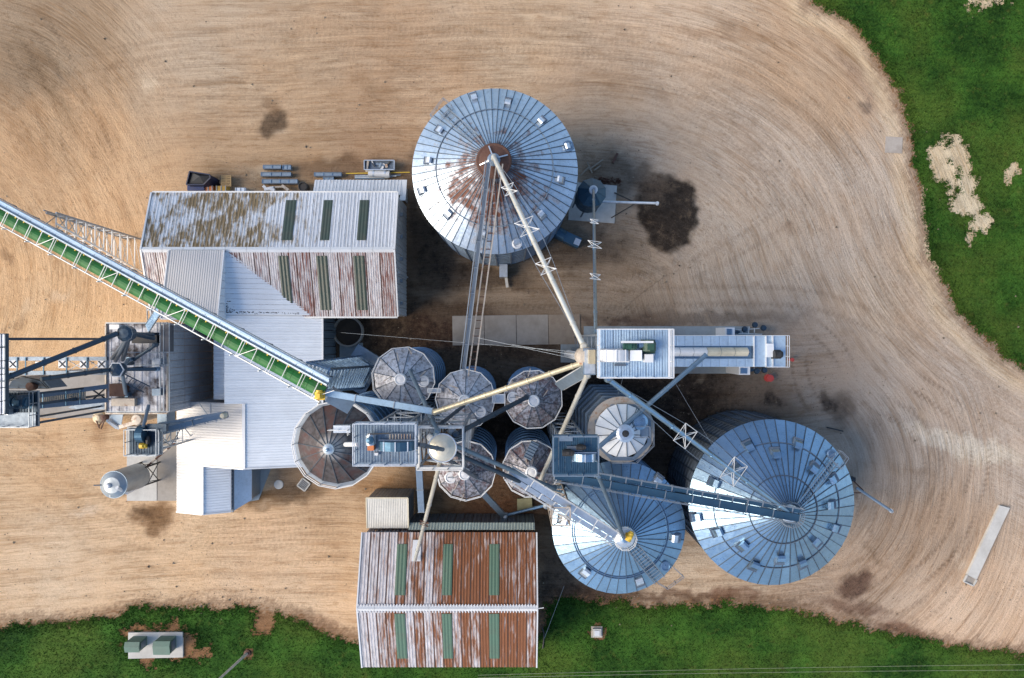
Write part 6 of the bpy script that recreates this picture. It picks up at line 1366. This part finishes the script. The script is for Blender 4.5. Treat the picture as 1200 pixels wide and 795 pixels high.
# ================================================================ small things in the yard
# transformers
pad('pale slab in the grass carrying two green electrical cabinets', [(151,741),(214.5,740.5),(215,770),(151,771.5)], CONC_LT, .22)
def cabinet(cx, cy, w, dpt, h, lab, slope):
    t = thing('electrical_cabinet', lab, 'cabinet', (cx, cy, .1), 'green cabinets on the slab')
    MB().box(cx-w/2, cx+w/2, cy-dpt/2, cy+dpt/2, .1, h).build('body', TRAFO, t)
    vs = [(cx-w/2-.06, cy-dpt/2-.06, h), (cx+w/2+.06, cy-dpt/2-.06, h), (cx+w/2+.06, cy+dpt/2+.06, h), (cx-w/2-.06, cy+dpt/2+.06, h), (cx-w/2-.06, cy+slope, h+.22), (cx+w/2+.06, cy+slope, h+.22)]
    MB().add(vs, [[0,1,5,4],[2,3,4,5],[3,0,4],[1,2,5],[3,2,1,0]]).build('lid', TRAFO, t)
    MB().box(cx-.03, cx+.03, cy-dpt/2-.09, cy-dpt/2-.06, .4, h-.2).build('door_handle', STEEL_LT, t); MB().box(cx+w/2+.061, cx+w/2+.08, cy-dpt/2+.2, cy+dpt/2-.2, .5, h-.3).build('side_panel', GALV_DK, t)
c = P(170, 750.5, 0); cabinet(c.x-.55, c.y, 1.75, 1.2, 2.0, 'left one of the two green cabinets on the slab, darker and lower', .1)
c = P(201, 751, 0); cabinet(c.x-.3, c.y-.1, 2.0, 1.6, 1.9, 'right one of the two green cabinets, with pale ribbed sloping lid', .3)
# pole
t = thing('utility_pole', 'grey wooden utility pole rising from the grass at the lower left', 'pole', P(290, 765.5, 0)); MB().tube(P(290, 765.5, -.2), P(247, 805, 11), .17, 12, .12).build('shaft', WOODP, t)
MB().lathe(P(290, 765.5, -.1), [(.5,0),(.45,.15),(.2,.2)], 12).build('footing', RUST, t); strut(t, 'cross_arm', P(238, 803, 10.4), P(257, 806, 10.4), .12, WOODP)
for y0, y1, lab in ((790.5, 778.5, 'upper of the two thin power lines crossing the grass at the bottom'), (793.5, 786, 'lower of the two thin power lines crossing the grass at the bottom')):
    a, b = P(560, y0+1, 9), P(1400, y1-1, 9); mb = MB(); n = 14
    for k in range(n):
        f0, f1 = k/n, (k+1)/n; sg = lambda f: Vector((0, 0, -.5*4*f*(1-f))); mb.beam(a.lerp(b, f0)+sg(f0), a.lerp(b, f1)+sg(f1), .022, .022)
    solo('power_line', mb, metal('aluminium_wire', (.38,.40,.28), .2, .5, bump=0) if y0 < 792 else bpy.data.materials['aluminium_wire'], lab, 'wire', 'power lines')
t = thing('valve_box', 'small white box in a bare dirt square on the lower grass', 'box', P(699.5, 741, 0)); c = P(699.5, 741, 0)
MB().box(c.x-.55, c.x+.5, c.y-.5, c.y+.55, -.1, .35).build('body', CONC_LT, t); MB().box(c.x-.35, c.x+.3, c.y-.3, c.y+.35, .35, .42).build('lid', WHITE, t); MB().box(c.x-.75, c.x+.7, c.y-.7, c.y+.75, -.2, .03).build('base', RUSTPALE, t)
t = thing('hose', 'black hose lying along the right side of the rusty shed', 'hose', P(637, 750, 0)); pts = [P(635, 735, .05), P(637.5, 742, .05), P(637, 752, .05), P(636, 760, .05)]; mb = MB()
for a, b in zip(pts[:-1], pts[1:]): mb.tube(a, b, .09, 8)
mb.build('tube', BLACK, t)
solo('guy_wire', MB().beam(P(661, 687, .1), P(638, 748, 4), .03, .03), RAIL_LT, 'thin stay wire right of the rusty shed over dark ground', 'wire', 'guy wires')
t = thing('steel_bar', 'short dark steel bar lying on the dirt above the huge lower right bin', 'bar', P(979, 503, 0)); MB().beam(P(969, 501, .08), P(988, 505.5, .08), .16, .16).build('shaft', BLACK, t)
# unloading auger at the SE bin
t = thing('auger', 'dark unloading auger with forked red-brown brace right of the huge lower right bin', 'auger', P(1020, 580, 0)); Z = lambda a, b: px_(a, b, 850, 560, .2956)
MB().tube(P(*Z(520, 40), 1.3), P(*Z(662, 135), 2.6), .18, 12).build('tube', GALV_MID, t); MB().tube(P(*Z(655,130),2.6), P(*Z(660,134),1.9), .24, 12).build('spout_end', STEEL_LT, t)
strut(t, 'brace', P(*Z(500, 5), .5), P(*Z(548, 52), 1.4), .14, RUST); strut(t, 'brace', P(*Z(505, 60), .3), P(*Z(550, 60), 1.4), .1, RUST); MB().box(*(lambda p: (p.x-.5, p.x+.5, p.y-.25, p.y+.25))(P(*Z(503, 8), 1)), .0, .9).build('drive_box', BLACK, t)
# ---- junk row behind the striped shed
U = lambda zx, zy: px_(zx, zy, 200, 175, .2417)
t = thing('dumpster', 'large navy skip with open tarp-covered top behind the striped shed', 'skip', P(*U(130, 150), 0))
q = [P(*U(76,172),2.2), P(*U(160,172),2.2), P(*U(192,140),2.3), P(*U(190,124),2.4), P(*U(92,108),2.4)]; g = [Vector((p.x*.99, p.y*.99, 0)) for p in q]
MB().add(g+q, [[0,1,6,5],[1,2,7,6],[2,3,8,7],[3,4,9,8],[4,0,5,9],[4,3,2,1,0]]).build('body', NAVYP, t)
cen = sum(q, Vector())/5; MB().add([p.lerp(cen, .06)-Vector((0,0,.25)) for p in q]+[cen+Vector((0,.3,.1))], [[0,1,5],[1,2,5],[2,3,5],[3,4,5],[4,0,5]]).build('tarp', plain('black_tarp', (.012,.014,.018), .6), t)
for p, r in zip(q, q[1:]+q[:1]): strut(t, 'rim', p, r, .14, NAVYP)
a = P(*U(80,200), 1.4); b = P(*U(158,173), 1.6); MB().box(a.x, b.x, a.y, b.y, 0, 1.4).build('front_bin', plain('deep_blue_paint', (.012,.03,.12), .45), t)
def pallet(lab, x, y, z, w, h, mat, rot=0, n=7):
    c = P(*U(x, y), z); t = thing('wooden_pallet', lab, 'pallet', c); 
    for k in range(n):
        yy = lerp(-h/2, h/2, (k+.5)/n); MB().box(c.x-w/2, c.x+w/2, c.y+yy-h/n*.34, c.y+yy+h/n*.34, z+.10, z+.13).build('slat', mat, t)
    for xx in (-w/2+.06, 0, w/2-.06): MB().box(c.x+xx-.05, c.x+xx+.05, c.y-h/2, c.y+h/2, z, z+.1).build('bearer', mat, t)
pallet('yellow-brown slatted pallet standing behind the striped shed, right of the navy skip', 270, 155, .9, 1.3, 1.45, WOOD)
c = P(*U(270,155), 0); solo('pallet_stack', MB().box(c.x-.5, c.x+.5, c.y-.55, c.y+.55, -.1, .88), plain('old_wood', (.18,.13,.08), .9), 'dark stack carrying the slatted pallet behind the striped shed', 'stack')
def crate(lab, x0, y0, x1, y1, h, mat, name='crate'):
    a, b = P(*U(x0, y1), h), P(*U(x1, y0), h); t = thing(name, lab, 'crate', ((a.x+b.x)/2, (a.y+b.y)/2, 0)); MB().box(a.x, b.x, a.y, b.y, -.1, h).build('body', mat, t)
    mb = MB()
    for f in (.1, .5, .9): xx = lerp(a.x, b.x, f); mb.box(xx-.05, xx+.05, a.y-.03, b.y+.03, h*.9, h+.06)
    mb.build('strap', RAIL, t)
crate('orange steel box beside the navy skip, against the shed', 158, 178, 206, 204, 1.2, ORANGE); crate('yellow timber crate below the slatted pallet', 218, 178, 272, 202, 1.0, plain('yellow_timber', (.50,.30,.06), .7)); crate('small white drum-like box by the shed wall, right of the yellow crate', 312, 187, 365, 204, .8, STEEL_LT)
for i, (x0, x1, y0, y1, lab) in enumerate([(445,532,74,94,'short grey metal trough, topmost left in the trough pile behind the shed'), (540,580,74,98,'short wide grey metal trough at the top right of the trough pile'), (435,580,109,130,'middle long grey metal trough of the pile behind the shed'), (440,612,143,165,'longest grey metal trough, nearest the shed roof edge'), (693,826,110,130,'single grey metal trough behind the shed near its lean-to'), (738,788,132,150,'small grey metal box section touching the lean-to roof')]):
    z = 1.; a, b = P(*U(x0, y1), z), P(*U(x1, y0), z); t = thing('metal_trough', lab, 'trough', ((a.x+b.x)/2, (a.y+b.y)/2, 0), 'metal troughs stored behind the striped shed')
    MB().box(a.x, b.x, a.y, b.y, .1, z-.25).build('body', GALV_MID, t)
    for yy in (a.y+.04, b.y-.04): strut(t, 'lip', (a.x, yy, z-.2), (b.x, yy, z-.2), .09, GALV_DK)
    n = max(2, int((b.x-a.x)/1.1))
    for k in range(n+1): xx = lerp(a.x+.03, b.x-.03, k/n); strut(t, 'rib', (xx, a.y, z-.2), (xx, b.y, z-.2), .07, GALV)
t = thing('scrap_pile', 'white sheets and pipe scraps just behind the shed roof under the troughs', 'scrap', P(*U(510, 185), 0))
for k, (x0, y0, x1, y1) in enumerate([(450,178,470,200),(470,186,560,182),(455,196,500,188),(540,176,572,200),(480,192,505,200)]): strut(t, 'scrap_piece', P(*U(x0, y0), .5+.1*k), P(*U(x1, y1), .5+.1*k), .35 if k != 1 else .2, WHITE if k % 2 == 0 else RUSTPALE)
a = P(*U(640, 182), 1); solo('black_drum', MB().lathe((a.x, a.y, 0), [(.6,0),(.62,.5),(.6,1.),(.5,1.05),(.48,.9),(0,.9)], 20), BLACK, 'black open drum against the shed roof edge right of the trough pile', 'drum')
t = thing('flatbed_trailer', 'small dark trailer loaded with mixed scrap above the shed lean-to', 'trailer', P(*U(1010, 78), 0)); a, b = P(*U(940, 101), 1), P(*U(1085, 56), 1)
MB().box(a.x, b.x, a.y, b.y, .5, .65).build('bed', GALV_DK, t)
for p, q in (((a.x,a.y),(b.x,a.y)),((b.x,a.y),(b.x,b.y)),((b.x,b.y),(a.x,b.y)),((a.x,b.y),(a.x,a.y))): strut(t, 'side_board', (*p, .95), (*q, .95), .1, STEEL_LT, .6)
for x in (a.x+.7, b.x-.7):
    for yy in (a.y-.02, b.y+.02): MB().tube((x, yy-.1, .32), (x, yy+.1, .32), .32, 14).build('wheel', BLACK, t)
NM = ['long pale','flat dark','bluish','rusty','short white','blackened','grey-blue angled','brown']
for k in range(8):
    x, y = random.uniform(a.x+.3, b.x-.3), random.uniform(a.y+.25, b.y-.25); an = random.uniform(0, 3.1); L = random.uniform(.2, .7); o = thing('scrap_piece', NM[k]+' scrap part lying in the small trailer', 'scrap', (x, y, .7), 'scrap parts in the trailer')
    MB().beam((x-math.cos(an)*L, y-math.sin(an)*L, .75+.04*k/2), (x+math.cos(an)*L, y+math.sin(an)*L, .8+.04*k/2), random.uniform(.1, .35), .15).build('shape', [WHITE, BLACK, GALV_MID, RUSTPALE][k % 4], o)
t = thing('white_tank_lying', 'white lying cylinder between the small trailer and the lean-to roof', 'tank', P(*U(1010,118), 0)); MB().tube(P(*U(960,118),.7), P(*U(1062,122),.7), .42, 18).build('shell', WHITE, t)
for x in (985, 1040): MB().tube(P(*U(x-4,118),.7), P(*U(x+4,118.5),.7), .45, 18).build('band', STEEL_LT, t)
t = thing('yellow_pole', 'thin yellow pole lying along the shed behind the small trailer', 'pole', P(*U(1000,115), 0)); MB().tube(P(*U(850,118),.3), P(*U(1160,112),.3), .06, 8).build('shaft', YELLOW, t)
t = thing('pipe_bundle', 'grey pipes lying against the lean-to left of the small trailer', 'pipes', P(*U(925,133), 0))
for k in range(5): MB().tube(P(*U(893,128+3.5*k),.25+.05*k), P(*U(1115-20*k,126+4*k),.25+.05*k), .09, 8).build('pipe', RAIL_LT if k % 2 else GALV_MID, t)
# scraps of timber near the hopper tank
t = thing('timber_scrap', 'pale broken boards lying in the dirt above the blue hopper tank', 'boards', P(700, 192, 0))
for x0, y0, x1, y1 in ((690,199,707,187),(688,190,694,203),(696,200,704,194),(680,206,690,196)): strut(t, 'board', P(x0, y0, .1), P(x1, y1, .15), .16, plain('weathered_board', (.26,.22,.17), .9) if x0 == 690 else bpy.data.materials['weathered_board'], .08)
t = thing('corner_debris', 'rust-red rubble strip along the upper side of the hopper tank pad', 'rubble', P(715, 212, 0)); t['kind'] = 'stuff'; mb = MB()
for k in range(90): x, y = random.uniform(702, 728), random.gauss(212, 2.2); p = P(x, y, .0); s = random.uniform(.08, .2); mb.add([p+Vector((-s,-s,-.1)), p+Vector((s,-s*.4,-.1)), p+Vector((0,s,-.1)), p+Vector((0,0,s))], [[0,1,3],[1,2,3],[2,0,3]])
mb.build('rubble', RUST, t)
